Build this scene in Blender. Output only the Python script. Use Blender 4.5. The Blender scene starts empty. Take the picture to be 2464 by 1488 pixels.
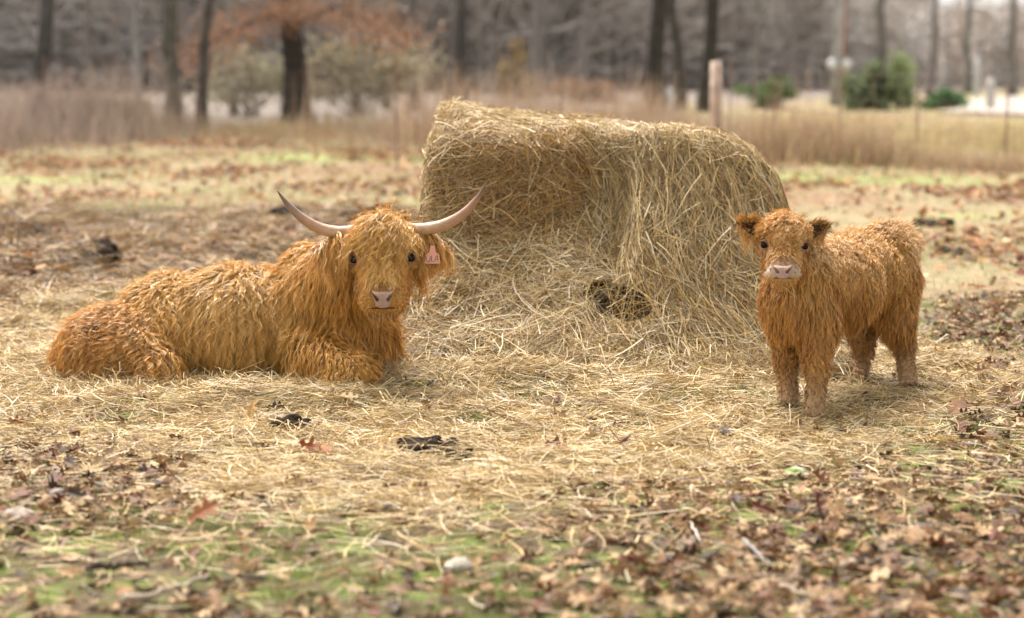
import bpy, math
import numpy as np
from mathutils import Vector, Matrix

# ------------------------------------------------------------------ camera, sky, sun, exposure
SC = bpy.context.scene
COL = SC.collection
FPX, CX, CY, HOR, CAMH = 4800.0, 1232.0, 744.0, 130.0, 1.45
PITCH = math.atan((CY - HOR) / FPX)
cd = bpy.data.cameras.new("camera"); cam = bpy.data.objects.new("camera", cd); COL.objects.link(cam)
cam.location = (0, 0, CAMH); cam.rotation_euler = (math.pi / 2 - PITCH, 0, 0)
cd.sensor_width = 36; cd.lens = FPX / 2464 * 36; cd.clip_start = 0.1; cd.clip_end = 2000
cd.dof.use_dof = True; cd.dof.focus_distance = 8.25; cd.dof.aperture_fstop = 1.6
SC.camera = cam
SUN_EL, SUN_AZ = math.radians(58), math.radians(-20)      # azimuth measured from +Y towards +X
w = bpy.data.worlds.new("World"); SC.world = w; w.use_nodes = True
wn = w.node_tree; bg = wn.nodes["Background"]
sky = wn.nodes.new("ShaderNodeTexSky"); sky.sky_type = 'NISHITA'; sky.sun_disc = False
sky.sun_elevation = SUN_EL; sky.sun_rotation = SUN_AZ; sky.air_density = 1.0; sky.dust_density = 3.0; sky.ozone_density = 1.0
hs = wn.nodes.new("ShaderNodeHueSaturation"); hs.inputs["Saturation"].default_value = 0.12
wn.links.new(sky.outputs[0], hs.inputs["Color"]); wn.links.new(hs.outputs[0], bg.inputs[0])
bg.inputs[1].default_value = 0.12
sd = bpy.data.lights.new("sun", 'SUN'); so = bpy.data.objects.new("sun", sd); COL.objects.link(so)
sd.energy = 2.8; sd.angle = math.radians(34); sd.color = (1.0, 0.95, 0.89)
dirv = Vector((math.sin(SUN_AZ) * math.cos(SUN_EL), math.cos(SUN_AZ) * math.cos(SUN_EL), math.sin(SUN_EL)))
so.rotation_euler = (-dirv).to_track_quat('-Z', 'Y').to_euler(); so.location = dirv * 60
vs = SC.view_settings; vs.view_transform = 'Standard'; vs.look = 'None'; vs.gamma = 1; vs.use_curve_mapping = False
vs.exposure = 1.6
cy = SC.cycles
cy.use_denoising = True; cy.use_adaptive_sampling = True; cy.adaptive_threshold = 0.009
cy.max_bounces = 6; cy.diffuse_bounces = 2; cy.glossy_bounces = 2; cy.transmission_bounces = 4; cy.transparent_max_bounces = 4

# ------------------------------------------------------------------ measuring helpers
rng = np.random.default_rng(11)
V3 = lambda *a: np.array(a, float)
def nz(v): return v / np.maximum(np.linalg.norm(v, axis=-1, keepdims=True), 1e-9)
def hz(py, Y): return CAMH - Y * math.tan(PITCH + math.atan((py - CY) / FPX))
def P3(px, py, Y):
    cp, sp = math.cos(PITCH), math.sin(PITCH)
    z = hz(py, Y); dep = Y * cp + (CAMH - z) * sp
    return V3((px - CX) / FPX * dep, Y, z)
def gY(py): return CAMH / math.tan(PITCH + math.atan((py - CY) / FPX))
def GP(px, py): return P3(px, py, gY(py))
def proj(x, y, z=0.0):
    cp, sp = math.cos(PITCH), math.sin(PITCH)
    dep = y * cp + (CAMH - z) * sp; up = y * sp - (CAMH - z) * cp
    return CX + FPX * x / dep, CY - FPX * up / dep
def ss(a, b, x):
    t = np.clip((x - a) / (b - a), 0, 1); return t * t * (3 - 2 * t)
_wv = {}
def sn(P, freq, seed, n=7):
    """smooth noise in about -1..1, for points of any dimension"""
    k = (P.shape[-1], seed, n)
    if k not in _wv:
        r = np.random.default_rng(seed); d = r.normal(size=(P.shape[-1], n)); d /= np.linalg.norm(d, axis=0)
        _wv[k] = (d * r.uniform(.6, 1.6, n), r.uniform(0, 6.28, n))
    d, ph = _wv[k]
    return np.sin(P @ (d * freq) * 6.283 + ph).sum(-1) / n * 1.9

# ------------------------------------------------------------------ mesh helpers
def np_mesh(name, V, F, C=None, smooth=False):
    me = bpy.data.meshes.new(name)
    F = F if isinstance(F, list) else [F]
    F = [f for f in F if len(f)]
    loops = np.concatenate([f.ravel() for f in F]).astype(np.int32)
    tot = np.concatenate([np.full(len(f), f.shape[1]) for f in F]).astype(np.int32)
    start = np.concatenate([[0], np.cumsum(tot)[:-1]]).astype(np.int32)
    me.vertices.add(len(V)); me.vertices.foreach_set("co", np.ascontiguousarray(V, np.float32).ravel())
    me.loops.add(len(loops)); me.loops.foreach_set("vertex_index", loops)
    me.polygons.add(len(tot)); me.polygons.foreach_set("loop_start", start); me.polygons.foreach_set("loop_total", tot)
    me.polygons.foreach_set("use_smooth", np.full(len(tot), bool(smooth)))
    me.update(calc_edges=True)
    if C is not None:
        ca = me.color_attributes.new("Col", 'FLOAT_COLOR', 'POINT')
        C = C / np.maximum(1, C.max(1, keepdims=True) / .95) * .78
        c4 = np.ones((len(V), 4), np.float32); c4[:, :3] = np.clip(C, 0.002, 0.95)
        ca.data.foreach_set("color", c4.ravel())
    return me
def link(name, me, mat=None, parent=None, loc=None):
    o = bpy.data.objects.new(name, me); COL.objects.link(o)
    if mat is not None and me is not None and not me.materials: me.materials.append(mat)
    if parent is not None: o.parent = parent; o.matrix_parent_inverse = Matrix.Translation(-parent.location)
    if loc is not None: o.location = loc
    return o
def tag(o, label=None, cat=None, group=None, kind=None):
    if label: o["label"] = label
    if cat: o["category"] = cat
    if group: o["group"] = group
    if kind: o["kind"] = kind
    return o
def thing(name, loc, label, cat, group=None):
    o = bpy.data.objects.new(name, None); COL.objects.link(o); o.location = tuple(loc); o.empty_display_size = .1
    return tag(o, label, cat, group)
def ribbons(P, W, side, C):
    """P N,K,3; W N,K half widths; side N,3 or N,K,3; C N,3 or N,K,3"""
    N, K, _ = P.shape
    if side.ndim == 2: side = side[:, None, :]
    if C.ndim == 2: C = np.repeat(C[:, None, :], K, 1)
    o = side * W[..., None]
    V = np.stack([P - o, P + o], 2).reshape(-1, 3)
    Cc = np.repeat(C[:, :, None, :], 2, 2).reshape(-1, 3)
    b = (np.arange(N)[:, None] * K + np.arange(K - 1)[None]).ravel() * 2
    return V, np.stack([b, b + 1, b + 3, b + 2], 1), Cc
def tube(pts, rad, n=10, cap=True):
    pts = np.asarray(pts, float); K = len(pts); t = nz(np.gradient(pts, axis=0))
    ref = V3(0, 1, 0) if abs(t[:, 1]).max() < .9 else V3(1, 0, 0)
    a = nz(np.cross(t, ref)); b = np.cross(t, a)
    th = np.linspace(0, 2 * np.pi, n, endpoint=False)
    V = pts[:, None] + (a[:, None] * np.cos(th)[None, :, None] + b[:, None] * np.sin(th)[None, :, None]) * np.asarray(rad)[:, None, None]
    V = V.reshape(-1, 3); i = np.arange(K - 1)[:, None] * n; j = np.arange(n)[None]; j2 = (j + 1) % n
    F = np.stack([i + j, i + j2, i + n + j2, i + n + j], -1).reshape(-1, 4)
    T = np.zeros((0, 3), int)
    if cap:
        V = np.vstack([V, pts[:1], pts[-1:]]); m = K * n; jj = np.arange(n)
        T = np.vstack([np.stack([(jj + 1) % n, jj, np.full(n, m)], 1), np.stack([m - n + jj, m - n + (jj + 1) % n, np.full(n, m + 1)], 1)])
    return V, F, T
class Acc:
    def __init__(s): s.V, s.Q, s.T, s.C, s.n = [], [], [], [], 0
    def add(s, V, F, C=None, T=None):
        s.V.append(V); s.C.append(np.broadcast_to(np.asarray(C if C is not None else (.5, .5, .5), float), V.shape))
        if len(F):
            (s.Q if F.shape[1] == 4 else s.T).append(F + s.n)
        if T is not None and len(T): s.T.append(T + s.n)
        s.n += len(V)
    def mesh(s, name, smooth=False):
        F = ([np.vstack(s.Q)] if s.Q else []) + ([np.vstack(s.T)] if s.T else [])
        return np_mesh(name, np.vstack(s.V), F, np.vstack(s.C), smooth)

# ------------------------------------------------------------------ materials
def mat_attr(name, rough=.6, transl=0.0, spec=.3, bump=None, bstr=.3, sheen=0, mul=None):
    m = bpy.data.materials.new(name); m.use_nodes = True; nt = m.node_tree; b = nt.nodes["Principled BSDF"]
    a = nt.nodes.new("ShaderNodeAttribute"); a.attribute_name = "Col"
    src = a.outputs["Color"]
    if mul:
        tx = nt.nodes.new("ShaderNodeTexNoise"); tx.inputs["Scale"].default_value = mul[0]; tx.inputs["Detail"].default_value = 6
        geo = nt.nodes.new("ShaderNodeNewGeometry"); nt.links.new(geo.outputs["Position"], tx.inputs["Vector"])
        mr = nt.nodes.new("ShaderNodeMapRange"); mr.inputs[1].default_value = .3; mr.inputs[2].default_value = .7
        mr.inputs[3].default_value = mul[1]; mr.inputs[4].default_value = mul[2]; nt.links.new(tx.outputs["Fac"], mr.inputs[0])
        mx = nt.nodes.new("ShaderNodeVectorMath"); mx.operation = 'SCALE'
        nt.links.new(src, mx.inputs[0]); nt.links.new(mr.outputs[0], mx.inputs["Scale"]); src = mx.outputs[0]
    nt.links.new(src, b.inputs["Base Color"]); b.inputs["Roughness"].default_value = rough
    b.inputs["Specular IOR Level"].default_value = spec
    if bump:
        t2 = nt.nodes.new("ShaderNodeTexNoise"); t2.inputs["Scale"].default_value = bump; t2.inputs["Detail"].default_value = 8
        g2 = nt.nodes.new("ShaderNodeNewGeometry"); nt.links.new(g2.outputs["Position"], t2.inputs["Vector"])
        bp = nt.nodes.new("ShaderNodeBump"); bp.inputs["Strength"].default_value = bstr; bp.inputs["Distance"].default_value = .02
        nt.links.new(t2.outputs["Fac"], bp.inputs["Height"]); nt.links.new(bp.outputs[0], b.inputs["Normal"])
    if transl > 0:
        tr = nt.nodes.new("ShaderNodeBsdfTranslucent"); mix = nt.nodes.new("ShaderNodeMixShader"); mix.inputs[0].default_value = transl
        nt.links.new(src, tr.inputs[0]); nt.links.new(b.outputs[0], mix.inputs[1]); nt.links.new(tr.outputs[0], mix.inputs[2])
        nt.links.new(mix.outputs[0], nt.nodes["Material Output"].inputs[0])
    return m
M_FUR = mat_attr("fur", rough=.42, transl=.06, spec=.5)
M_SKIN = mat_attr("hide", rough=.8, bump=120)
M_WET = mat_attr("nose_skin", rough=.38, spec=.5, bump=260, bstr=.5)
M_EYE = mat_attr("eye_gloss", rough=.12, spec=.12)
M_HORN = mat_attr("horn_keratin", rough=.42, spec=.4, bump=70, bstr=.2, mul=(25, .88, 1.08))
M_STRAW = mat_attr("straw", rough=.5, transl=.1, spec=.35)
M_HAYBASE = mat_attr("packed_hay", rough=.9, bump=60, bstr=1, mul=(40, .5, 1.3))
M_LEAF = mat_attr("dry_leaf", rough=.6, transl=.12, spec=.18, mul=(70, .75, 1.15))
M_GRASS = mat_attr("green_blades", rough=.6, transl=.35)
M_ROCK = mat_attr("limestone", rough=.9, bump=60, bstr=.8, mul=(30, .6, 1.2))
M_CLOD = mat_attr("dark_clod", rough=.9, bump=45, bstr=1, spec=.08)
M_BARK = mat_attr("bark", rough=.9, bump=12, bstr=.8, mul=(6, .6, 1.3))
M_TWIG = mat_attr("twigs", rough=.9)
M_METAL = mat_attr("old_metal", rough=.6, mul=(20, .7, 1.2))
M_TAG = mat_attr("tag_plastic", rough=.35, spec=.4)
M_PAINT = mat_attr("white_paint", rough=.5)

# ------------------------------------------------------------------ terrain
MOUNDS = [(GP(640, 985), .42, .2, .07), (GP(820, 975), .3, .13, .04), (GP(1100, 930), .5, .3, .07), (GP(1500, 940), .6, .35, .05),
          (GP(1150, 1010), .3, .2, .04), (GP(330, 990), .3, .18, .045), (GP(1650, 960), .25, .2, .03)]
LEGP = [P3(790, 875, 8.6), P3(830, 888, 8.51), P3(872, 901, 8.42)]
def legd(x, y): return np.minimum.reduce([np.hypot(x - f_[0], y - f_[1] + .05) for f_ in LEGP])
FEET = [GP(1897, 970), GP(1960, 998), GP(2186, 927), GP(2066, 918)]
def footd(x, y): return np.minimum.reduce([np.hypot(x - f_[0], (y - f_[1] + .06) * .7) for f_ in FEET])
def terr(x, y):
    x = np.asarray(x, float); y = np.asarray(y, float); P = np.stack([x, y], -1)
    z = .012 * sn(P, .9, 3) + .006 * sn(P, 2.7, 4) + .05 * sn(P, .07, 5) * ss(13, 30, y)
    z = z * (.15 + .85 * ss(.15, .5, footd(x, y))) if True else z
    for c, sx, sy, h in MOUNDS: z = z + h * np.exp(-((x - c[0]) / sx) ** 2 - ((y - c[1]) / sy) ** 2)
    z = z + ss(9.9, 11, y) * ss(19, 17, y) * ss(.6, -.4, x) * (.17 * np.maximum(sn(P, .55, 6), 0) + .04 * sn(P, 1.3, 7))
    r = 30 - 33 * ss(.12, .24, x / np.maximum(y, 60)) + 5 * np.sin(x * .021 + 1)
    return z + ss(85, 260, y) * r + ss(260, 500, y) * r * .3
def grid_axis(pts):
    out = []
    for (a, b, st) in pts: out.append(np.arange(a, b, st))
    return np.concatenate(out + [np.array([pts[-1][1]])])
xs = grid_axis([(-420, -60, 12), (-60, -14, 1.6), (-14, -3, .25), (-3, 3, .05), (3, 14, .25), (14, 60, 1.6), (60, 420, 12)])
ys = grid_axis([(-40, 0, 4), (0, 4.4, .3), (4.4, 12, .05), (12, 20, .15), (20, 50, .6), (50, 120, 3), (120, 620, 10)])
X, Y = np.meshgrid(xs, ys, indexing='ij'); Vg = np.stack([X, Y, terr(X, Y)], -1).reshape(-1, 3)
nx, ny = len(xs), len(ys); ii = np.arange(nx - 1)[:, None] * ny; jj = np.arange(ny - 1)[None]
Fg = np.stack([ii + jj, ii + ny + jj, ii + ny + jj + 1, ii + jj + 1], -1).reshape(-1, 4)
def ground_mat():
    m = bpy.data.materials.new("pasture_ground"); m.use_nodes = True; nt = m.node_tree; b = nt.nodes["Principled BSDF"]
    N = nt.nodes.new; L = nt.links.new
    geo = N("ShaderNodeNewGeometry"); sep = N("ShaderNodeSeparateXYZ"); L(geo.outputs["Position"], sep.inputs[0])
    def noise(scale, detail=6, stretch=None, rough=.6):
        t = N("ShaderNodeTexNoise"); t.inputs["Scale"].default_value = scale; t.inputs["Detail"].default_value = detail; t.inputs["Roughness"].default_value = rough
        if stretch:
            mp = N("ShaderNodeMapping"); mp.inputs["Scale"].default_value = stretch; L(geo.outputs["Position"], mp.inputs[0]); L(mp.outputs[0], t.inputs["Vector"])
        else: L(geo.outputs["Position"], t.inputs["Vector"])
        return t.outputs["Fac"]
    def ramp(src, a, c, ca=None, cb=None):
        r = N("ShaderNodeValToRGB"); L(src, r.inputs[0]); r.color_ramp.elements[0].position = a; r.color_ramp.elements[1].position = c
        if ca: r.color_ramp.elements[0].color = (*ca, 1); r.color_ramp.elements[1].color = (*cb, 1)
        return r.outputs[0]
    def mix(f, a, c):
        x = N("ShaderNodeMix"); x.data_type = 'RGBA'; L(f, x.inputs[0])
        for s, v in ((6, a), (7, c)):
            if isinstance(v, tuple): x.inputs[s].default_value = (*v, 1)
            else: L(v, x.inputs[s])
        return x.outputs[2]
    def mr(src, a, c, lo=0, hi=1):
        x = N("ShaderNodeMapRange"); L(src, x.inputs[0]); x.inputs[1].default_value = a; x.inputs[2].default_value = c; x.inputs[3].default_value = lo; x.inputs[4].default_value = hi
        return x.outputs[0]
    soil = ramp(noise(25, 10), .3, .7, (.04, .028, .018), (.24, .17, .10))
    moss = ramp(noise(90, 6), .3, .7, (.075, .11, .02), (.21, .28, .06))
    near = mix(ramp(noise(5, 6), .45, .62), soil, moss)
    tan_ = ramp(noise(6, 8, (1, .4, 1)), .3, .7, (.25, .19, .10), (.42, .34, .20))
    red = ramp(noise(9, 8, (1, .35, 1)), .3, .7, (.22, .12, .065), (.38, .24, .15))
    grn = ramp(noise(8, 8, (1, .4, 1)), .3, .7, (.25, .27, .09), (.40, .44, .17))
    far = mix(ramp(noise(.55, 5, (.6, .5, 1)), .48, .62), tan_, red)
    far = mix(ramp(noise(.4, 5, (.55, .6, 1), .5), .54, .64), far, grn)
    dirt = ramp(noise(3, 8), .35, .7, (.025, .015, .008), (.18, .09, .033))
    yl = N("ShaderNodeMath"); yl.operation = 'MULTIPLY_ADD'; L(noise(.5, 4), yl.inputs[0]); yl.inputs[1].default_value = 5; L(sep.outputs[1], yl.inputs[2])
    xl = N("ShaderNodeMath"); xl.operation = 'ADD'; L(mr(yl.outputs[0], 19.5, 22), xl.inputs[0]); L(mr(sep.outputs[0], -.2, 1.0), xl.inputs[1]); xl.use_clamp = True
    far = mix(xl.outputs[0], dirt, far)
    c = mix(mr(sep.outputs[1], 9.5, 12), near, far)
    wood = ramp(noise(.8, 6), .3, .7, (.2, .165, .135), (.32, .27, .23))
    mu = N("ShaderNodeMath"); mu.operation = 'MULTIPLY_ADD'; L(sep.outputs[0], mu.inputs[0]); mu.inputs[1].default_value = -1.6; L(sep.outputs[1], mu.inputs[2])
    c = mix(mr(mu.outputs[0], 44, 52), c, wood)
    sc_ = N("ShaderNodeVectorMath"); sc_.operation = 'SCALE'; L(c, sc_.inputs[0]); sc_.inputs["Scale"].default_value = .76; c = sc_.outputs[0]
    L(c, b.inputs["Base Color"]); b.inputs["Roughness"].default_value = .95; b.inputs["Specular IOR Level"].default_value = .1
    bp = N("ShaderNodeBump"); bp.inputs["Strength"].default_value = .8; bp.inputs["Distance"].default_value = .03
    L(noise(40, 8), bp.inputs["Height"]); L(bp.outputs[0], b.inputs["Normal"])
    return m
g = link("ground", np_mesh("ground", Vg, Fg, smooth=True), ground_mat()); tag(g, kind="structure")

# ------------------------------------------------------------------ implicit bodies
class Field:
    def __init__(s, k=.05): s.el, s.cn, s.k, s.post = [], [], k, None
    def ball(s, c, r, rot=None):
        r = np.broadcast_to(np.asarray(r, float), 3); s.el.append((np.asarray(c, float), r, rot)); return s
    def cone(s, a, ra, b, rb): s.cn.append((np.asarray(a, float), ra, np.asarray(b, float), rb)); return s
    def chain(s, pts):
        for (a, ra), (b, rb) in zip(pts[:-1], pts[1:]): s.cone(a, ra, b, rb)
        return s
    def __call__(s, P):
        out = None
        def acc(d):
            nonlocal out
            out = d if out is None else -np.logaddexp(-out / s.k * 4, -d / s.k * 4) * s.k / 4
        for c, r, rot in s.el:
            q = P - c
            if rot is not None: q = q @ rot
            k0 = np.linalg.norm(q / r, axis=-1); k1 = np.linalg.norm(q / (r * r), axis=-1)
            acc(np.where(k1 > 1e-9, k0 * (k0 - 1) / np.maximum(k1, 1e-9), -r.min()))
        for a, ra, b, rb in s.cn:
            ba = b - a; h = np.clip((P - a) @ ba / (ba @ ba), 0, 1)
            acc(np.linalg.norm(P - a - h[..., None] * ba, axis=-1) - (ra + (rb - ra) * h))
        return s.post(P, out) if s.post else out
    def grad(s, P, e=.004):
        g = np.zeros_like(P)
        for d in ((1, -1, -1), (-1, -1, 1), (-1, 1, -1), (1, 1, 1)):
            d = np.array(d, float); g += d * s(P + d * e)[..., None]
        return nz(g)
    def project(s, P, off=0.0, n=8):
        P = np.atleast_2d(np.asarray(P, float)).copy()
        for _ in range(n): P -= s.grad(P) * (s(P) - off)[:, None] * .9
        return P
    def surface(s, lo, hi, h):
        """surface nets"""
        ax = [np.arange(lo[i], hi[i] + h, h) for i in range(3)]
        G = np.stack(np.meshgrid(*ax, indexing='ij'), -1)
        D = np.concatenate([s(G[i:i + 8]) for i in range(0, len(ax[0]), 8)], 0)
        n = np.array(D.shape); S = D < 0; c0 = tuple(slice(0, k - 1) for k in n)
        sm = np.zeros((n - 1).tolist() + [3]); ct = np.zeros(n - 1)
        corners = [(i, j, k) for i in (0, 1) for j in (0, 1) for k in (0, 1)]
        def sl(c): return tuple(slice(c[i], c[i] + n[i] - 1) for i in range(3))
        for a in range(3):
            for c in corners:
                if c[a]: continue
                c2 = list(c); c2[a] = 1
                d1, d2 = D[sl(c)], D[sl(c2)]; m = (d1 < 0) != (d2 < 0)
                t = np.where(m, d1 / np.where(m, d1 - d2, 1), 0)
                off = np.zeros(d1.shape + (3,)); off[...] = c; off[..., a] += t
                sm += off * m[..., None]; ct += m
        act = ct > 0; idx = -np.ones(act.shape, int); idx[act] = np.arange(act.sum())
        base = np.argwhere(act); V = (base + sm[act] / ct[act][:, None]) * h + np.array([a[0] for a in ax])
        Q = []
        for a in range(3):
            b, c = [(1, 2), (2, 0), (0, 1)][a]
            A = [slice(None)] * 3; A[a] = slice(0, n[a] - 1); B = [slice(None)] * 3; B[a] = slice(1, n[a])
            s1, s2 = S[tuple(A)], S[tuple(B)]; e = np.argwhere(s1 != s2)
            e = e[(e[:, b] > 0) & (e[:, c] > 0) & (e[:, b] < n[b] - 1) & (e[:, c] < n[c] - 1)]
            f = s1[tuple(e.T)]
            def cell(db, dc):
                q = e.copy(); q[:, b] -= db; q[:, c] -= dc; return idx[tuple(q.T)]
            q = np.stack([cell(1, 1), cell(0, 1), cell(0, 0), cell(1, 0)], 1); q[~f] = q[~f][:, ::-1]; Q.append(q)
        return V, np.vstack(Q)
def sample(V, Q, n, r, weight=None):
    """area weighted points on a quad mesh"""
    a, b, c, d = (V[Q[:, i]] for i in range(4))
    ar = np.linalg.norm(np.cross(c - a, d - b), axis=1) / 2
    if weight is not None: ar = ar * weight((a + c) / 2)
    i = r.choice(len(Q), n, p=ar / ar.sum()); u, v = r.random((2, n, 1))
    return a[i] * (1 - u) * (1 - v) + b[i] * u * (1 - v) + c[i] * u * v + d[i] * (1 - u) * v

# ------------------------------------------------------------------ fur
def zones(P, Z, sig):
    """blend the attributes of the nearest zone anchors; Z rows: pos, sigma multiplier, then attribute dict values"""
    A = np.array([z[0] for z in Z])
    d = np.linalg.norm(P[:, None] - A[None], axis=-1); d2 = d * d - (d * d).min(1, keepdims=True)
    w_ = np.exp(-d2 / (2 * sig * sig)); w_ /= w_.sum(1, keepdims=True)
    keys = Z[0][2].keys(); return {k: w_ @ np.array([np.atleast_1d(z[2][k]) for z in Z], float) for k in keys}
def grow(F, R, Nn, at, K, r, avoid=(), floor=.0, lay=.03):
    N = len(R); L = at['len'][:, 0] * r.uniform(.65, 1.45, N); st = L / (K - 1)
    comb = at['comb'] - (at['comb'] * Nn).sum(-1, keepdims=True) * Nn * .9
    comb = nz(comb + .13 * at['mess'] * r.normal(size=(N, 3)) + .55 * at['mess'] * np.stack([sn(R, 2.6, s) for s in (21, 22, 23)], -1))
    at['lift'] = at['lift'] * r.uniform(.3, 1.2, (N, 1))
    d = nz(comb * (1 - at['lift']) + Nn * at['lift']); P = np.zeros((N, K, 3)); P[:, 0] = R - Nn * .003
    hl = r.uniform(0, 1, N) * lay * np.minimum(L / .12, 1.2); alive = np.ones(N, bool)
    for k in range(1, K):
        s = k / (K - 1)
        d = nz(d + V3(0, 0, -1) * at['grav'] * (.25 + s) * .55 + comb * .12)
        p = P[:, k - 1] + d * st[:, None]
        dist = F(p); hm = .003 + hl * min(1, s * 1.6); m = dist < hm
        if m.any(): p[m] += F.grad(p[m]) * (hm - dist)[m][:, None]
        p[:, 2] = np.maximum(p[:, 2], floor + .004)
        d = nz(p - P[:, k - 1]); P[:, k] = P[:, k - 1] + d * st[:, None]
        for c, rad, keep in avoid: alive &= (np.linalg.norm(P[:, k] - c, axis=1) > rad) | (r.random(N) < keep)
    s = np.linspace(0, 1, K)[None]
    t = nz(np.gradient(P, axis=1)); e1 = nz(np.cross(t, Nn[:, None])); e2 = nz(np.cross(t, e1))
    lam = at['wave'] * r.uniform(.7, 1.4, (N, 1)); ph = 5 * sn(R, 3.2, 24)[:, None] + r.normal(size=(N, 1)) * .6; amp = at['curl'] * 1.25 * r.uniform(.4, 1.3, (N, 1)) * np.minimum(s * 2.2, 1) * (L[:, None] / .12) ** .3
    a = 6.283 * s * L[:, None] / lam + ph
    P += e1 * (amp * (np.sin(a) - np.sin(ph)))[..., None] - e2 * (amp * .55 * (np.cos(a) - np.cos(ph)))[..., None]
    return P[alive], Nn[alive], alive
def fur(name, F, Pg, Nn, col, parent, M, rad, width, r, clump=.5, tip=1.1, root=.8, floor=0.0, frizz=.0022, caps=(), gv=.2):
    N, K, _ = Pg.shape; s = np.linspace(0, 1, K)
    a = nz(np.cross(Nn, r.normal(size=Nn.shape))); b = np.cross(Nn, a)
    th = r.uniform(0, 6.283, (N, M, 1)); rr = rad * np.sqrt(r.random((N, M, 1)))
    off = a[:, None] * np.cos(th) * rr + b[:, None] * np.sin(th) * rr
    ls = r.uniform(.5, 1.12, (N, M, 1, 1)); P = Pg[:, None]
    P = P[:, :, :1] + (P - P[:, :, :1]) * ls
    cl = (1 - clump * r.uniform(.6, 1.1, (N, M, 1)) * s[None, None] ** .75)[..., None]
    P = P + off[:, :, None] * cl
    fz = np.cumsum(r.normal(size=(N, M, K, 3)) * .5, 2) * frizz * .5; P = P + fz * s[None, None, :, None]
    P = P.reshape(N * M, K, 3); P[..., 2] = np.maximum(P[..., 2], floor)
    n2 = nz(np.repeat(Nn, M, 0) + r.normal(size=(N * M, 3)) * .75); okm = np.ones(N * M, bool)
    for ca_, cb_, cr_ in caps:
        ba = cb_ - ca_; h_ = np.clip((P - ca_) @ ba / (ba @ ba), 0, 1); okm &= (np.linalg.norm(P - ca_ - h_[..., None] * ba, axis=-1) > cr_).all(1)
    t = nz(np.gradient(P, axis=1)); side = nz(np.cross(t, n2[:, None]))
    W = width * r.uniform(.7, 1.3, (N * M, 1)) * (1 - .8 * s[None] ** 2)
    gc = np.clip(r.normal(size=(N, 1, 1)) * gv + 1, .5, 1.5); cc = r.normal(size=(N, M, 1)) * .13 + 1
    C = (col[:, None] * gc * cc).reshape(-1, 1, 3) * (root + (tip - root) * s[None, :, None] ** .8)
    C = C * np.array([1, .97, .88]) ** (1.5 * (r.random((N * M, 1, 1)) - .5))
    V, Q, Cv = ribbons(P[okm], W[okm], side[okm], C[okm])
    return link(name, np_mesh(name, V, Q, Cv), M_FUR, parent)
def zn(pos, sg, len_, comb, lift=.25, grav=.6, curl=.006, wave=.07, mess=.5, col=(.5, .22, .055), white=0):
    return (np.asarray(pos, float), sg, dict(len=len_, comb=nz(np.array(comb, float)), lift=lift, grav=grav, curl=curl, wave=wave, mess=mess, col=np.array(col, float)))

# ------------------------------------------------------------------ face parts
def frame(fwd, upish=(0, 0, 1)):
    f = nz(np.array(fwd, float)); rgt = nz(np.cross(f, np.array(upish, float))) * -1; up = nz(np.cross(rgt, f)) * -1
    if up[2] < 0: up = -up
    if rgt[0] < 0: rgt = -rgt
    return rgt, up, f
def make_nose(c, fwd, w, h, dep, parent, pink, dark, freckle):
    rgt, up, f = frame(fwd); n = 61; u, v = np.meshgrid(np.linspace(-1, 1, n), np.linspace(-1, 1, n), indexing='ij')
    hw = w * (.80 + .17 * v + .06 * v * v); U = u * np.sqrt(1 - .22 * v * v) * hw; Vv = v * h * np.sqrt(1 - .12 * u * u) + h * .13 * u * u
    B = dep * (1 - np.abs(u) ** 4 * .75) * (1 - np.abs(v) ** 6 * .7) - .03 * w * np.exp(-(u / .08) ** 2) * (v < .1)
    rim = np.maximum(np.abs(u), np.abs(v)); B = B - .35 * dep * ss(.8, 1, rim) * 2.2
    nos = np.zeros_like(u)
    for sgn in (-1, 1):
        a = (u * sgn - .66) / 1; b = (v - .18)
        th = math.radians(58); a = a - .02; b = b - .06; p = a * math.cos(th) + b * math.sin(th); q = -a * math.sin(th) + b * math.cos(th)
        q = q + .5 * p * p - .04
        nos = np.maximum(nos, np.exp(-((p / .34) ** 4) - ((q / (.13 - .14 * np.clip(p, -.34, .34))) ** 4)))
        B = B + .16 * dep * np.exp(-((p / .55) ** 2) - (((q - .3) / .16) ** 2))
    B = B - nos * dep * 1.1
    V = c + rgt * U[..., None] + up * Vv[..., None] + f * B[..., None]; V = V.reshape(-1, 3)
    nn = np.clip(nos * 1.6, 0, 1)[..., None]
    C = np.array(pink) * (1 - nn) + np.array(dark) * nn
    fr = (rng.random(u.shape) < freckle * (.35 + .65 * (v > .5)))[..., None]; C = np.where(fr, C * .35, C)
    tf = (ss(.55, 1.0, v) * .8)[..., None]; C = C * (1 - tf) + np.array((.50, .28, .11)) * tf
    edge = ss(.86, 1.0, rim)[..., None]; C = C * (1 - edge * .35) + np.array((.4, .2, .09)) * edge * .35
    i = np.arange(n - 1)[:, None] * n; j = np.arange(n - 1)[None]
    Q = np.stack([i + j, i + n + j, i + n + j + 1, i + j + 1], -1).reshape(-1, 4)
    o = link("nose", np_mesh("nose", V, Q, C.reshape(-1, 3), True), M_WET, parent); return o, rgt, up, f
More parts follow.
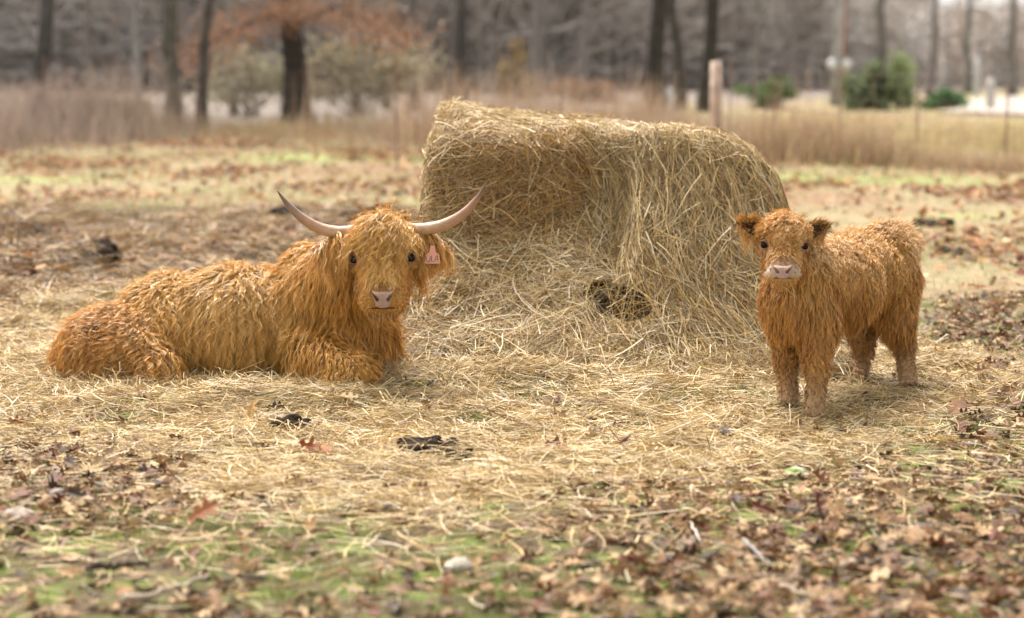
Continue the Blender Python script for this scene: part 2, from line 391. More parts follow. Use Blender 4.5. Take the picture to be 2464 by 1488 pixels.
def sphere(c, r, n=24, C=(.02, .01, .008), axes=None):
    th = np.linspace(0, np.pi, n); ph = np.linspace(0, 2 * np.pi, 2 * n, endpoint=False)
    T, Ph = np.meshgrid(th, ph, indexing='ij'); D = np.stack([np.sin(T) * np.cos(Ph), np.sin(T) * np.sin(Ph), np.cos(T)], -1)
    r = np.broadcast_to(np.asarray(r, float), 3)
    V = D * r
    if axes is not None: V = V @ np.array(axes)
    V = (V + c).reshape(-1, 3); m = 2 * n; i = np.arange(n - 1)[:, None] * m; j = np.arange(m)[None]; j2 = (j + 1) % m
    return V, np.stack([i + j, i + m + j, i + m + j2, i + j2], -1).reshape(-1, 4), np.broadcast_to(np.array(C, float), V.shape)
def make_eye(F, p, r, fwd, parent, lid, sgn, lash=True):
    """eye ball, two lids; returns the centre"""
    p = F.project(p)[0]; n = nz(F.grad(p[None])[0] * .6 + nz(np.array(fwd, float)) * .6); rgt, up, f = frame(n)
    tilt = math.radians(-14 * sgn); rg2 = rgt * math.cos(tilt) + up * math.sin(tilt); up2 = np.cross(rg2, f); up2 = up2 if up2[2] > 0 else -up2
    c = p - n * r * .05
    V, Q, C = sphere(c, r); link("eye", np_mesh("eye", V, Q, C, True), M_EYE, parent)
    A = Acc()
    for half, th_ in ((1, .17), (-1, .13)):
        a = np.linspace(0, np.pi, 15); rad = r * th_ * (.45 + .75 * np.sin(a))
        bb = .80 if half > 0 else .78
        pts = c + rg2 * (np.cos(a) * r * 1.12)[:, None] + up2 * (half * np.sin(a) * r * bb * 1.1)[:, None] + f * (r * (.62 + .28 * np.sin(a)))[:, None]
        v, q, t = tube(pts, rad, 8); A.add(v, q, np.array(lid) * (1 if half < 0 else .75), t)
    inner = c - rg2 * sgn * r * 1.05 * -1
    link("eyelid", A.mesh("eyelid", True), M_SKIN, parent)
    if lash:
        N = 12; a = rng.uniform(.25, 2.9, N); K = 5; s = np.linspace(0, 1, K)
        b0 = c + rg2 * (np.cos(a) * r * 1.15)[:, None] + up2 * (np.sin(a) * r * .75)[:, None] + f * (r * .9)
        dr = nz(f + rg2 * (np.cos(a) * .8)[:, None] - up2 * .35 + rng.normal(size=(N, 3)) * .12); Ln = r * rng.uniform(.8, 1.5, N)
        P = b0[:, None] + dr[:, None] * (s[None, :, None] * Ln[:, None, None]) + up2 * (-.35 * s ** 2)[None, :, None] * Ln[:, None, None]
        V, Q, C = ribbons(P, .0006 * (1 - .7 * s)[None].repeat(N, 0), nz(np.cross(dr, up2)), np.tile([(.75, .52, .3)], (N, 1)))
        link("eyelash", np_mesh("eyelash", V, Q, C), M_FUR, parent)
    return c + n * r * .6
def make_ear(base, tip, face, wid, cup, parent, col_out, col_in):
    """a cupped ear blade; returns grid of points + outward normals for the hair"""
    ax = tip - base; L = np.linalg.norm(ax); a = ax / L; fn = nz(face - (face @ a) * a); sd = np.cross(a, fn)
    nu, nv = 17, 13; u, v = np.meshgrid(np.linspace(0, 1, nu), np.linspace(-1, 1, nv), indexing='ij')
    w_ = wid * (np.sin(np.pi * np.clip(u * .86 + .14, 0, 1)) ** .6) * (1 - .25 * u)
    front = base + a * (u * L)[..., None] + sd * (v * w_)[..., None] - fn * (cup * (1 - v * v) * np.sin(np.pi * (u * .8 + .12)))[..., None]
    th = .006 * (1 - v ** 4) * (1 - u ** 4) + .0015
    back = front - fn * th[..., None]
    V = np.vstack([front.reshape(-1, 3), back.reshape(-1, 3)]); n = nu * nv
    i = np.arange(nu - 1)[:, None] * nv; j = np.arange(nv - 1)[None]
    Q1 = np.stack([i + j, i + nv + j, i + nv + j + 1, i + j + 1], -1).reshape(-1, 4); Q2 = Q1[:, ::-1] + n
    e = [j0 for j0 in range(0, n, nv)]; e2 = [j0 for j0 in range(nv - 1, n, nv)]; tp = list(range(n - nv, n))
    R = []
    for ln in (e, e2, tp): R += [[ln[k], ln[k + 1], ln[k + 1] + n, ln[k] + n] for k in range(len(ln) - 1)]
    C = np.vstack([np.tile(col_in, (n, 1)), np.tile(col_out, (n, 1))])
    ear = link("ear", np_mesh("ear", V, np.vstack([Q1, Q2, np.array(R)]), C, True), M_SKIN, parent)
    return ear, front.reshape(-1, 3), back.reshape(-1, 3), fn, a, sd, u.ravel(), v.ravel()
NOF = Field(.05).ball((0, 0, -50), 1)

def hair_set(name, F, R, Nn, parent, r, len_, comb, lift, grav, curl, wave, mess, col, K=9, M=8, rad=.008, width=.001, lay=.01, avoid=(), **kw):
    N = len(R); f = lambda x: np.broadcast_to(np.atleast_2d(x), (N, np.atleast_2d(x).shape[1]))
    at = dict(len=f(len_) if np.ndim(len_) == 0 else np.asarray(len_).reshape(-1, 1), comb=nz(np.broadcast_to(comb, (N, 3)).astype(float)), lift=f(lift), grav=f(grav), curl=f(curl), wave=f(wave), mess=f(mess))
    Pg, n2, al = grow(F, R, Nn, at, K, r, avoid=avoid, lay=lay)
    c = np.broadcast_to(np.asarray(col, float), (N, 3))[al]
    return fur(name, F, Pg, n2, c, parent, M, rad, width, r, **kw)

# ------------------------------------------------------------------ the lying cow
def build_cow():
    r = np.random.default_rng(5)
    root = thing("highland_cow", GP(600, 900), "large orange shaggy cow with long horns lying on the hay left of the bale", "cow")
    F = Field(.05)
    F.ball(P3(280, 832, 8.86), (.225, .26, .17)).ball(P3(400, 770, 9.0), (.2, .24, .195))
    F.cone(P3(400, 800, 8.98), .205, P3(760, 775, 9.0), .24).ball(P3(765, 715, 9.0), (.19, .2, .225)).ball(P3(560, 778, 8.98), (.27, .29, .25))
    F.cone(P3(790, 720, 8.92), .2, P3(900, 625, 8.62), .115)
    F.ball(P3(850, 800, 8.82), (.17, .19, .2)).ball(P3(900, 850, 8.8), (.1, .12, .12))
    F.ball(P3(917, 583, 8.47), (.105, .12, .10))
    F.cone(P3(918, 600, 8.42), .098, P3(922, 708, 8.27), .072)
    F.ball(P3(862, 628, 8.43), (.04, .05, .04)).ball(P3(982, 625, 8.43), (.04, .05, .04))
    F.ball(P3(887, 688, 8.42), (.05, .09, .08)).ball(P3(960, 686, 8.42), (.05, .09, .08))
    F.ball(P3(893, 725, 8.27), (.042, .06, .046)).ball(P3(952, 723, 8.27), (.042, .06, .046))
    F.ball(P3(923, 754, 8.31), (.05, .07, .035))
    F.cone(P3(752, 860, 8.70), .105, P3(872, 901, 8.42), .062).cone(P3(868, 905, 8.42), .05, P3(790, 930, 8.46), .04)
    F.cone(P3(905, 855, 8.85), .07, P3(945, 872, 8.82), .04)
    F.ball(P3(298, 852, 8.72), (.17, .16, .155)).ball(P3(425, 805, 8.94), (.17, .22, .205)).ball(P3(368, 886, 8.62), (.10, .09, .085))
    F.cone(P3(300, 920, 8.66), .055, P3(418, 938, 8.52), .03).ball(P3(195, 860, 8.98), (.1, .14, .12))
    lo = V3(-2.35, 8.0, -.06); hi = V3(-.35, 9.45, .85)
    V, Q = F.surface(lo, hi, .016)
    n = F.grad(V); Cb = np.tile((.2, .085, .025), (len(V), 1))
    bodyname = link("body", np_mesh("body", V, Q, Cb, True), M_SKIN, root).name
    nosec = P3(921, 722, 8.2); nosef = (.06, -.99, -.08)
    nf = nz(np.array(nosef)); nc = F.project(nosec)[0]
    make_nose(nc - nf * .006, nosef, .052, .039, .022, root, (.50, .33, .26), (.04, .018, .014), .05)
    # mouth line and lower lip
    t = np.linspace(-1, 1, 17); mp = np.array([P3(922 + 40 * a, 747 + 4 * a * a + (2 if abs(a) < .3 else 0), 8.2) for a in t]); mp = F.project(mp, .001)
    v, q, tt = tube(mp, .0026 * (1 - .6 * np.abs(t)) + .001, 8); A = Acc(); A.add(v, q, (.13, .055, .035), tt); link("mouth", A.mesh("mouth", True), M_SKIN, root)
    e1 = make_eye(F, P3(857, 625, 8.38), .0235, (-.35, -.9, 0), root, (.28, .13, .07), 1)
    e2 = make_eye(F, P3(986, 621, 8.38), .0235, (.4, -.9, 0), root, (.28, .13, .07), -1)
    nose_av = (nc + nf * .012, .034, .0)
    av = [(e1, .030, .02), (e2, .030, .02), nose_av, (F.project(P3(921, 752, 8.2))[0], .02, .1)]
    caps = [(e1, e1 + V3(-.015, -.08, .005), .021), (e2, e2 + V3(.015, -.08, .005), .021), (nc + nf * .004, nc + nf * .06, .041)] + [(m_, m_ + nf * .06, .0045) for m_ in mp[3:-3]]
    O = (.80, .39, .075); LT = (.98, .60, .21); DK = (.66, .30, .05); MD = (.92, .515, .125)
    Z = []
    a = Z.append
    D = (0, 0, -1)
    # back and rump (bleached, top light also put into the pale tone), sides, belly
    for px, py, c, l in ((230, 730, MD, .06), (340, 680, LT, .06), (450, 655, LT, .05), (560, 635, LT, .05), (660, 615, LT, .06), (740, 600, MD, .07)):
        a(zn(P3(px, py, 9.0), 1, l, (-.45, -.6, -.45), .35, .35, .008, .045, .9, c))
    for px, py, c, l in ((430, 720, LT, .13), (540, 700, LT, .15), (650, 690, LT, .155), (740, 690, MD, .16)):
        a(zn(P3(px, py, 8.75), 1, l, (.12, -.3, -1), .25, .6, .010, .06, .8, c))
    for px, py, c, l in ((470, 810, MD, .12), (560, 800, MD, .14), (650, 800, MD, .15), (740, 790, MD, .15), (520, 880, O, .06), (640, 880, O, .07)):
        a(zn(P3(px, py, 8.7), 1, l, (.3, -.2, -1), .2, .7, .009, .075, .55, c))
    a(zn(P3(800, 700, 8.75), 1.2, .15, (.12, -.2, -1), .2, .8, .006, .09, .35, O)); a(zn(P3(830, 790, 8.65), 1.2, .13, (.2, -.2, -1), .18, .8, .006, .09, .35, O))
    a(zn(P3(820, 838, 8.58), 1, .06, (.3, -.2, -1), .12, .7, .005, .09, .3, O)); a(zn(P3(900, 810, 8.6), 1, .12, (.3, -.2, -1), .15, .8, .005, .09, .3, DK))
    a(zn(P3(860, 855, 8.62), 1, .045, (.3, -.2, -1), .15, .8, .005, .09, .3, O)); a(zn(P3(430, 890, 8.7), 1, .05, (.3, -.2, -1), .15, .8, .005, .09, .3, DK)); a(zn(P3(780, 848, 8.62), 1, .05, (.3, -.2, -1), .15, .8, .005, .09, .3, O)); a(zn(P3(745, 858, 8.6), .6, .075, (.5, -.2, -1), .08, .5, .004, .06, .15, O)); a(zn(P3(800, 876, 8.46), .6, .035, (.9, -.2, -.5), .05, .3, .002, .06, .1, MD)); a(zn(P3(838, 888, 8.40), .6, .03, (.9, -.2, -.5), .05, .3, .002, .06, .1, MD)); a(zn(P3(868, 892, 8.38), .6, .025, (.8, -.2, -.5), .1, .3, .002, .06, .3, O))  # dark zone between haunch and belly puts the gap's shade into the fur
    a(zn(P3(290, 790, 8.72), 1, .075, (-.3, -.4, -.8), .45, .3, .017, .032, 1.4, (.66, .34, .10))); a(zn(P3(340, 840, 8.68), 1, .075, (-.2, -.4, -.8), .45, .3, .016, .032, 1.4, (.62, .31, .09)))
    a(zn(P3(390, 740, 8.75), .8, .10, (.5, -.3, -.8), .3, .5, .009, .06, .7, MD)); a(zn(P3(410, 830, 8.7), .7, .12, (.5, -.2, -.9), .25, .6, .008, .07, .5, MD))
    a(zn(P3(190, 800, 8.9), 1, .10, (-.45, -.3, -1), .25, .6, .006, .07, .5, O)); a(zn(P3(240, 900, 8.75), 1, .10, (-.1, -.3, -1), .25, .7, .006, .06, .5, O)); a(zn(P3(160, 850, 8.95), .8, .1, (-.5, 0, -1), .3, .6, .006, .07, .5, O))
    a(zn(P3(600, 750, 9.3), 1.6, .08, (0, .5, -1), .2, .5, .006, .07, .5, MD)); a(zn(P3(300, 780, 9.25), 1.4, .08, (0, .5, -1), .2, .5, .006, .07, .5, MD))
    a(zn(P3(830, 620, 8.8), .8, .10, (-.3, .2, -.8), .25, .5, .006, .08, .5, O))
    # head
    ZH = []; a2 = ZH.append
    h = lambda px, py, Y, sg, l, comb, lift, grav, curl, wave, mess, c: a2(zn(P3(px, py, Y), sg, l, comb, lift, grav, curl, wave, mess, c))
    for px, sg in ((880, -1), (917, 0), (955, 1)):
        h(px, 545, 8.42, .35, .14, (.5 * sg, -.6, -.5), .35, .65, .012, .07, .9, MD)
        h(px, 575, 8.36, .3, .07, (.4 * sg, -.3, -1), .25, .6, .011, .06, .8, O)
        h(px, 610, 8.34, .25, .045, (.5 * sg, -.2, -1), .22, .6, .008, .055, .6, O)
    h(917, 645, 8.29, .25, .08, (.0, -.2, -1), .15, .5, .005, .06, .45, MD); h(917, 680, 8.25, .2, .055, (0, -.1, -1), .12, .4, .003, .06, .4, MD)
    for sg, px in ((-1, 872), (1, 970)):
        h(px, 650, 8.38, .25, .02, (.3 * sg, .1, -1), .12, .3, .001, .06, .25, O); h(px - 10 * -sg, 690, 8.38, .3, .022, (.2 * sg, .3, -1), .12, .3, .001, .06, .25, (.68, .36, .11))
        h(px - sg * 15, 668, 8.31, .2, .035, (.6 * sg, .1, -.8), .12, .3, .001, .06, .25, O)
        h(921 + sg * 36, 722, 8.24, .16, .016, (.7 * sg, .1, -.5), .15, .2, .001, .05, .3, O); h(921 + sg * 45, 738, 8.3, .2, .022, (.4 * sg, .1, -1), .15, .2, .001, .05, .3, (.68, .36, .11))
        h(921 + sg * 62, 621, 8.40, .12, .013, (.5 * sg, .1, -.6), .1, .1, .0005, .05, .2, (.66, .36, .12))
    h(921, 695, 8.21, .13, .012, (0, -.3, -.2), .2, .1, .0005, .05, .3, (.55, .28, .1)); h(922, 762, 8.27, .25, .03, (0, -.1, -1), .2, .4, .001, .05, .3, (.66, .34, .10))
    h(846, 575, 8.48, .2, .025, (-.6, .2, -.7), .1, .3, .002, .07, .3, DK); h(846, 620, 8.5, .2, .025, (-.6, .3, -.7), .1, .3, .002, .07, .3, DK); h(995, 575, 8.48, .2, .03, (.6, .2, -.7), .1, .3, .002, .07, .3, DK)  # dark hair colour stands in for the shaded gap between ears and face
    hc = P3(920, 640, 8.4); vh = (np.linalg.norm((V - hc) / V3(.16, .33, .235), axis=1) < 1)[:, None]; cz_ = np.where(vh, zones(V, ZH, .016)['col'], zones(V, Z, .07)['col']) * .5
    me = bpy.data.objects[bodyname].data; c4 = np.ones((len(V), 4), np.float32); c4[:, :3] = cz_; me.color_attributes['Col'].data.foreach_set('color', c4.ravel())
    R1 = sample(V, Q, 16500, r, lambda p: (p[:, 2] > .0) * (1 + 1.2 * (np.linalg.norm(p - hc, axis=1) < .27)) * np.where(p[:, 1] > 9.15, .35, 1))
    nn = F.grad(R1); keep = np.ones(len(R1), bool)
    for c, rad, kp in av[:2]: keep &= np.linalg.norm(R1 - c, axis=1) > rad * .85
    keep &= np.linalg.norm((R1 - nc) / np.array([.05, .05, .042]), axis=1) > 1
    R1, nn = R1[keep], nn[keep]
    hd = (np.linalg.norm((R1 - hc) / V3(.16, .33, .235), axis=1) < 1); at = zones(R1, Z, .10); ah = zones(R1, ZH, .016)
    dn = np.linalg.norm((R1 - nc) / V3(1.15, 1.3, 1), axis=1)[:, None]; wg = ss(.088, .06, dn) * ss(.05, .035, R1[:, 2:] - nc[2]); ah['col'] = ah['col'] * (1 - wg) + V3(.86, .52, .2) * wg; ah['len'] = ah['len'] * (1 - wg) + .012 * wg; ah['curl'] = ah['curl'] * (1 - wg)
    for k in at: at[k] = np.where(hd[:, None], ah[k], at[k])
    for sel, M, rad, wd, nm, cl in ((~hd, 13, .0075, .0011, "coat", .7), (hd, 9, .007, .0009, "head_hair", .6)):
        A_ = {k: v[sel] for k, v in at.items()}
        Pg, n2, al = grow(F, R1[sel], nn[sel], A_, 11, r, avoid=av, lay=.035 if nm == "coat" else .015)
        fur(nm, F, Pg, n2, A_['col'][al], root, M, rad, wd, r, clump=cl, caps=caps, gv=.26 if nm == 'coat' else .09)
    # longer loose locks lying over the coat
    Rw = sample(V, Q, 700, r, lambda p: (p[:, 2] > .12) * (p[:, 1] < 9.15) * (np.linalg.norm((p - hc) / V3(.18, .26, .25), axis=1) > 1)); nw = F.grad(Rw); aw = zones(Rw, Z, .10)
    aw['len'] = aw['len'] * 1.2 + .015; aw['mess'] = aw['mess'] * .7
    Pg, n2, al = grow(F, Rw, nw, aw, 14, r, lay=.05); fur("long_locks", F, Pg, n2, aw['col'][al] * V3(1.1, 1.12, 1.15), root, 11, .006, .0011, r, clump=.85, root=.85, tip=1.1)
    # forelock: long locks from the poll, parted round the eyes
    N = 560; x = r.uniform(-1, 1, N) * r.random(N) ** .35
    R2 = F.project(np.array([P3(918 + 56 * a_, 533 + 20 * abs(a_) + r.uniform(-6, 32), 8.42 + r.uniform(-.03, .05)) for a_ in x]), .004); n2 = F.grad(R2)
    cmb = np.stack([x * .35 + r.normal(size=N) * .3, -np.ones(N) * .6, -np.ones(N) * .6], 1)
    col = np.where(r.random((N, 1)) < .35, np.array(LT), np.array(MD))
    hair_set("forelock", F, R2, n2, root, r, r.uniform(.10, .25, N) * (1 - .6 * np.abs(x)), cmb, .4, .85, .011, .075, .5, col, K=15, M=13, rad=.0045, width=.0009, lay=.035, gv=.3, avoid=[(e1, .028, .1), (e2, .028, .1), (nose_av[0], .042, 0)], clump=.85, caps=caps)
    # short dark fringe on the inside of the legs' hay side is left to the coat
    # horns
    def horn(pts, rads, cols):
        T = np.linspace(0, 1, len(pts)); tt = np.linspace(0, 1, 48)
        pts = np.array(pts); c3 = np.polyfit(T, pts, 3); P = np.stack([np.polyval(c3[:, i], tt) for i in range(3)], 1)
        rr = np.interp(tt, T, rads) * (1 + .035 * np.sin(tt * 95 + 1.5 * np.sin(tt * 23)) * (1 - tt) ** 2.5); vv, q, t3 = tube(P, rr, 20); A = Acc()
        cc = np.array([[np.interp(s_, T, [c[i] for c in cols]) for i in range(3)] for s_ in tt]); C = np.repeat(cc, 20, 0); C = np.vstack([C, cc[:1], cc[-1:]])
        th = np.tile(np.arange(20), 48) * .314; st_ = 1 + .06 * np.sin(th * 5 + 1.3) * np.sin(np.repeat(tt, 20) * 9)
        C[:len(st_)] *= (st_ * (1 - .3 * np.clip(np.sin(np.repeat(tt, 20) * 61 + th * 2), 0, 1) * np.repeat((1 - tt) ** 3, 20)))[:, None]
        A.add(vv, q, C, t3); link("horn", A.mesh("horn", True), M_HORN, root)
    cream = (.66, .44, .28); pk = (.55, .34, .22); gr = (.36, .25, .2); dk_ = (.17, .13, .12)
    horn([P3(868, 552, 8.52), P3(800, 557, 8.5), P3(745, 538, 8.47), P3(700, 500, 8.42), P3(668, 460, 8.36)], [.027, .026, .022, .0155, .002], [cream, cream, pk, gr, dk_])
    horn([P3(970, 550, 8.52), P3(1035, 550, 8.5), P3(1092, 531, 8.47), P3(1135, 494, 8.42), P3(1168, 443, 8.36)], [.027, .0265, .023, .0155, .002], [cream, cream, pk, (.5, .3, .2), dk_])
    # ears with long hanging hair
    for sg, b, t_, nm in ((-1, P3(850, 570, 8.52), P3(772, 592, 8.53), 'l'), (1, P3(990, 570, 8.52), P3(1066, 588, 8.53), 'r')):
        ear, fr, bk, fn, ax, sd, u, v_ = make_ear(b, t_, V3(-.1 * sg, -.85, -.35), .042, .02, root, (.42, .18, .05), (.10, .035, .015))
        m = r.integers(0, len(fr), 250); top = np.abs(v_[m]) > .0
        R3 = bk[m] + fn * .004 + r.normal(size=(250, 3)) * .004; up = V3(0, 0, 1)
        nn3 = np.tile(nz(up * .8 + ax * .3 - V3(0, .5, 0)), (250, 1))
        L3 = (.13 + .07 * r.random(250)) * (1 - .35 * (u[m] if sg > 0 else u[m] * .1))
        hair_set("ear_hair", F, R3, nn3, ear, r, L3, np.tile((.45 * sg if sg > 0 else .15, -.45, -.3), (250, 1)) + r.normal(size=(250, 3)) * .2, .45, .9, .006, .09, .35, np.where(r.random((250, 1)) < .3, np.array(LT), np.array(O)), K=12, M=12, rad=.008, width=.0009, lay=.004, clump=.6, caps=[(P3(1045, 624, 8.44), P3(1045, 628, 8.25), .024), (P3(1052, 605, 8.44), P3(1052, 608, 8.25), .016)] if sg > 0 else ())
        if sg < 0:
            R4 = F.project(np.array([P3(812 + r.uniform(-26, 16), 582 + r.uniform(-8, 20), 8.46) for _ in range(150)]), .0); n4 = F.grad(R4)
            hair_set("ear_hair", F, R4, n4, ear, r, r.uniform(.11, .17, 150), (.08, -.4, -1), .3, .7, .006, .09, .3, np.where(r.random((150, 1)) < .5, np.array(LT), np.array(MD)), K=12, M=11, rad=.008, width=.0009, lay=.05, avoid=[(e1, .04, 0)], clump=.6, caps=caps)
        else:
            R4 = F.project(np.array([P3(1000 + r.uniform(-6, 14), 570 + r.uniform(-5, 30), 8.5) for _ in range(110)]), .0); n4 = F.grad(R4)
            hair_set("ear_hair", F, R4, n4, ear, r, r.uniform(.13, .24, 110), (.15, -.2, -1), .3, .8, .005, .09, .25, O, K=12, M=11, rad=.008, width=.0009, lay=.05, avoid=[(e2, .04, 0)], clump=.6, caps=caps + [(P3(1046, 622, 8.44), P3(1046, 626, 8.25), .022)])
            # ear tag
            Yt = 8.43; cx, cz = P3(1041, 618, Yt)[[0, 2]]; s_ = 1 / 568.
            out = [(-17, -17), (17, -17), (18, -14), (16, 4), (8, 10), (5, 26), (-5, 26), (-8, 10), (-16, 4), (-18, -14)]
            pts = np.array([[cx + a_ * s_, Yt, cz + b_ * s_] for a_, b_ in out]); n_ = len(pts)
            V_ = np.vstack([pts, pts + V3(0, .0025, 0)]); me = bpy.data.meshes.new("tag")
            me.from_pydata(V_.tolist(), [], [list(range(n_))[::-1], list(range(n_, 2 * n_))] + [[i, (i + 1) % n_, (i + 1) % n_ + n_, i + n_] for i in range(n_)])
            ca = me.color_attributes.new("Col", 'FLOAT_COLOR', 'POINT'); ca.data.foreach_set("color", np.tile([.72, .36, .27, 1], 2 * n_).astype(np.float32))
            tg = link("ear_tag", me, M_TAG, ear); tg["label"] = "pink plastic tag with black hand lettering"
            A = Acc(); W_ = .0009
            def stroke(p):
                p = np.array([[cx + a_ * s_, Yt - .0008, cz + b_ * s_] for a_, b_ in p])
                for i in range(len(p) - 1):
                    d_ = nz(p[i + 1] - p[i]); sd_ = np.cross(d_, V3(0, 1, 0)) * W_
                    q = np.array([p[i] - sd_ - d_ * W_, p[i] + sd_ - d_ * W_, p[i + 1] + sd_ + d_ * W_, p[i + 1] - sd_ + d_ * W_]); A.add(q + V3(0, -.0002 * i, 0), np.array([[0, 1, 2, 3]]), (.02, .02, .035))
            stroke([(-15, 0), (-15, -9), (-12, -12), (-8, -12), (-6, -8), (-6, 0)]); stroke([(-3, 2), (-3, -11), (3, -12)]); stroke([(5, -12), (9, 2), (12, 2.2), (13.5, -11)]); stroke([(7, -6), (13, -6)])
            link("lettering", A.mesh("lettering"), M_TAG, tg)
    return root
build_cow()

# ------------------------------------------------------------------ the calf
def build_calf():
    r = np.random.default_rng(9)
    root = thing("highland_calf", P3(2020, 950, 8.4) * V3(1, 1, 0), "small fluffy orange calf standing on the hay right of the bale", "calf")
    F = Field(.04)
    F.ball(P3(2125, 625, 8.74), (.12, .15, .155)).cone(P3(2105, 648, 8.68), .142, P3(1935, 675, 8.16), .142).ball(P3(2030, 690, 8.42), (.15, .18, .155))
    F.ball(P3(1915, 720, 8.08), (.13, .12, .16)).cone(P3(1935, 650, 8.12), .12, P3(1892, 605, 7.97), .082)
    F.ball(P3(1888, 570, 7.92), (.076, .085, .072)).cone(P3(1887, 588, 7.88), .068, P3(1884, 646, 7.77), .046)
    F.ball(P3(1850, 596, 7.9), (.026, .03, .026)).ball(P3(1921, 597, 7.9), (.026, .03, .026))
    F.ball(P3(1862, 632, 7.9), (.04, .06, .052)).ball(P3(1908, 632, 7.9), (.04, .06, .052))
    F.ball(P3(1863, 660, 7.76), (.033, .038, .03)).ball(P3(1903, 660, 7.76), (.033, .038, .03)).ball(P3(1884, 678, 7.79), (.032, .04, .02))
    F.chain([(P3(1888, 770, 8.2), .08), (P3(1893, 865, 8.2), .044), (P3(1896, 924, 8.16), .029), (P3(1897, 962, 8.13), .040)])
    F.chain([(P3(1965, 770, 8.06), .085), (P3(1966, 880, 8.0), .046), (P3(1963, 945, 7.95), .030), (P3(1959, 990, 7.90), .041)])
    F.chain([(P3(2150, 680, 8.72), .11), (P3(2155, 770, 8.66), .07), (P3(2176, 838, 8.74), .038), (P3(2182, 890, 8.68), .028), (P3(2186, 916, 8.65), .037)])
    F.chain([(P3(2085, 730, 8.85), .10), (P3(2075, 800, 8.82), .06), (P3(2078, 850, 8.9), .036), (P3(2068, 890, 8.84), .028), (P3(2065, 909, 8.8), .036)])
    F.chain([(P3(2165, 560, 8.86), .03), (P3(2190, 590, 8.9), .022), (P3(2194, 700, 8.88), .018)])
    V, Q = F.surface(V3(.8, 7.6, -.04), V3(2.0, 9.15, .9), .012)
    bodyname = link("body", np_mesh("body", V, Q, np.tile((.2, .09, .028), (len(V), 1)), True), M_SKIN, root).name
    nosef = (-.13, -.99, -.06); nf = nz(np.array(nosef)); nc = F.project(P3(1884, 657, 7.7))[0]
    make_nose(nc - nf * .004, nosef, .041, .0275, .0165, root, (.60, .39, .33), (.14, .05, .04), .004)
    t = np.linspace(-1, 1, 17); mp = F.project(np.array([P3(1884 + 24 * a, 677 + 3 * a * a, 7.7) for a in t]), .0005)
    v, q, tt = tube(mp, .0022 * (1 - .6 * np.abs(t)) + .0008, 8); A = Acc(); A.add(v, q, (.16, .06, .035), tt); link("mouth", A.mesh("mouth", True), M_SKIN, root)
    e1 = make_eye(F, P3(1841, 590, 7.87), .019, (-.3, -.9, 0), root, (.42, .22, .13), 1, False)
    e2 = make_eye(F, P3(1929, 592, 7.87), .019, (.1, -1, 0), root, (.42, .22, .13), -1, False)
    av = [(e1, .021, .0), (e2, .021, .0), (nc + nf * .01, .024, 0), (F.project(P3(1884, 677, 7.7))[0], .012, 0)]
    caps = [(e1, e1 + V3(-.015, -.08, .005), .019), (e2, e2 + V3(.015, -.08, .005), .019), (nc + nf * .004, nc + nf * .05, .030)]
    O = (.70, .34, .08); LT = (.93, .58, .25); MD = (.82, .445, .125); BR = (.58, .27, .06); WH = (.88, .74, .6)
    Z = []; a = Z.append; h = lambda px, py, Y, sg, l, comb, lift, grav, curl, wave, mess, c: a(zn(P3(px, py, Y), sg, l, comb, lift, grav, curl, wave, mess, c))
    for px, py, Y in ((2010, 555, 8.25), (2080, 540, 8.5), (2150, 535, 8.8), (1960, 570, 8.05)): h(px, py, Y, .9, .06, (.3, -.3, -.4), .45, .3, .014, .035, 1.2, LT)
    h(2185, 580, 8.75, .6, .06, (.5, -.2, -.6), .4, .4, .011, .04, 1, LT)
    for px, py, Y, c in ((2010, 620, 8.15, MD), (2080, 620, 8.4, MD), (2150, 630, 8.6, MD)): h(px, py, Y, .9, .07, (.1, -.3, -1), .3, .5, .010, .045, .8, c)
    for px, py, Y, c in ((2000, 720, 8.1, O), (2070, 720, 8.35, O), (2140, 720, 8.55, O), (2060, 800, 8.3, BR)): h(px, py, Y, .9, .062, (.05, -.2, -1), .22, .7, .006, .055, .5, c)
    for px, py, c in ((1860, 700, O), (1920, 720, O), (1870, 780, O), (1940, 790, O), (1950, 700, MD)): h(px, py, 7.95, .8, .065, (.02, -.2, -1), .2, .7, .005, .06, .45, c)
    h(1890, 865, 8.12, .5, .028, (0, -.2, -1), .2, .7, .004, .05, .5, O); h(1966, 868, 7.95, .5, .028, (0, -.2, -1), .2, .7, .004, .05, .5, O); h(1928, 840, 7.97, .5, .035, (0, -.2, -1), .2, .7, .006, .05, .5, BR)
    for px, Y, py0, py1 in ((1896, 8.13, 900, 960), (1963, 7.93, 910, 985), (2180, 8.6, 860, 915), (2068, 8.78, 850, 905)):
        h(px, py0, Y, .5, .022, (0, -.1, -1), .2, .5, .003, .05, .4, (.54, .29, .1)); h(px, py1, Y, .4, .018, (0, -.1, -1), .25, .5, .002, .05, .35, (.64, .4, .2))
    h(2190, 680, 8.7, .6, .07, (.1, .1, -1), .25, .7, .006, .05, .5, O); h(2150, 800, 8.62, .5, .05, (.1, .1, -1), .2, .6, .005, .05, .5, BR)
    h(2080, 680, 8.95, 1.5, .07, (-.2, .2, -1), .2, .6, .005, .06, .5, O)
    ZH = []; a2 = ZH.append; h = lambda px, py, Y, sg, l, comb, lift, grav, curl, wave, mess, c: a2(zn(P3(px, py, Y), sg, l, comb, lift, grav, curl, wave, mess, c))
    for px, sg in ((1865, -1), (1888, 0), (1912, 1)):
        h(px, 525, 7.9, .3, .06, (.5 * sg, -.5, .1), .55, .35, .012, .032, 1.2, MD); h(px, 550, 7.85, .3, .055, (.3 * sg, -.4, -.8), .4, .5, .011, .035, 1.0, O)
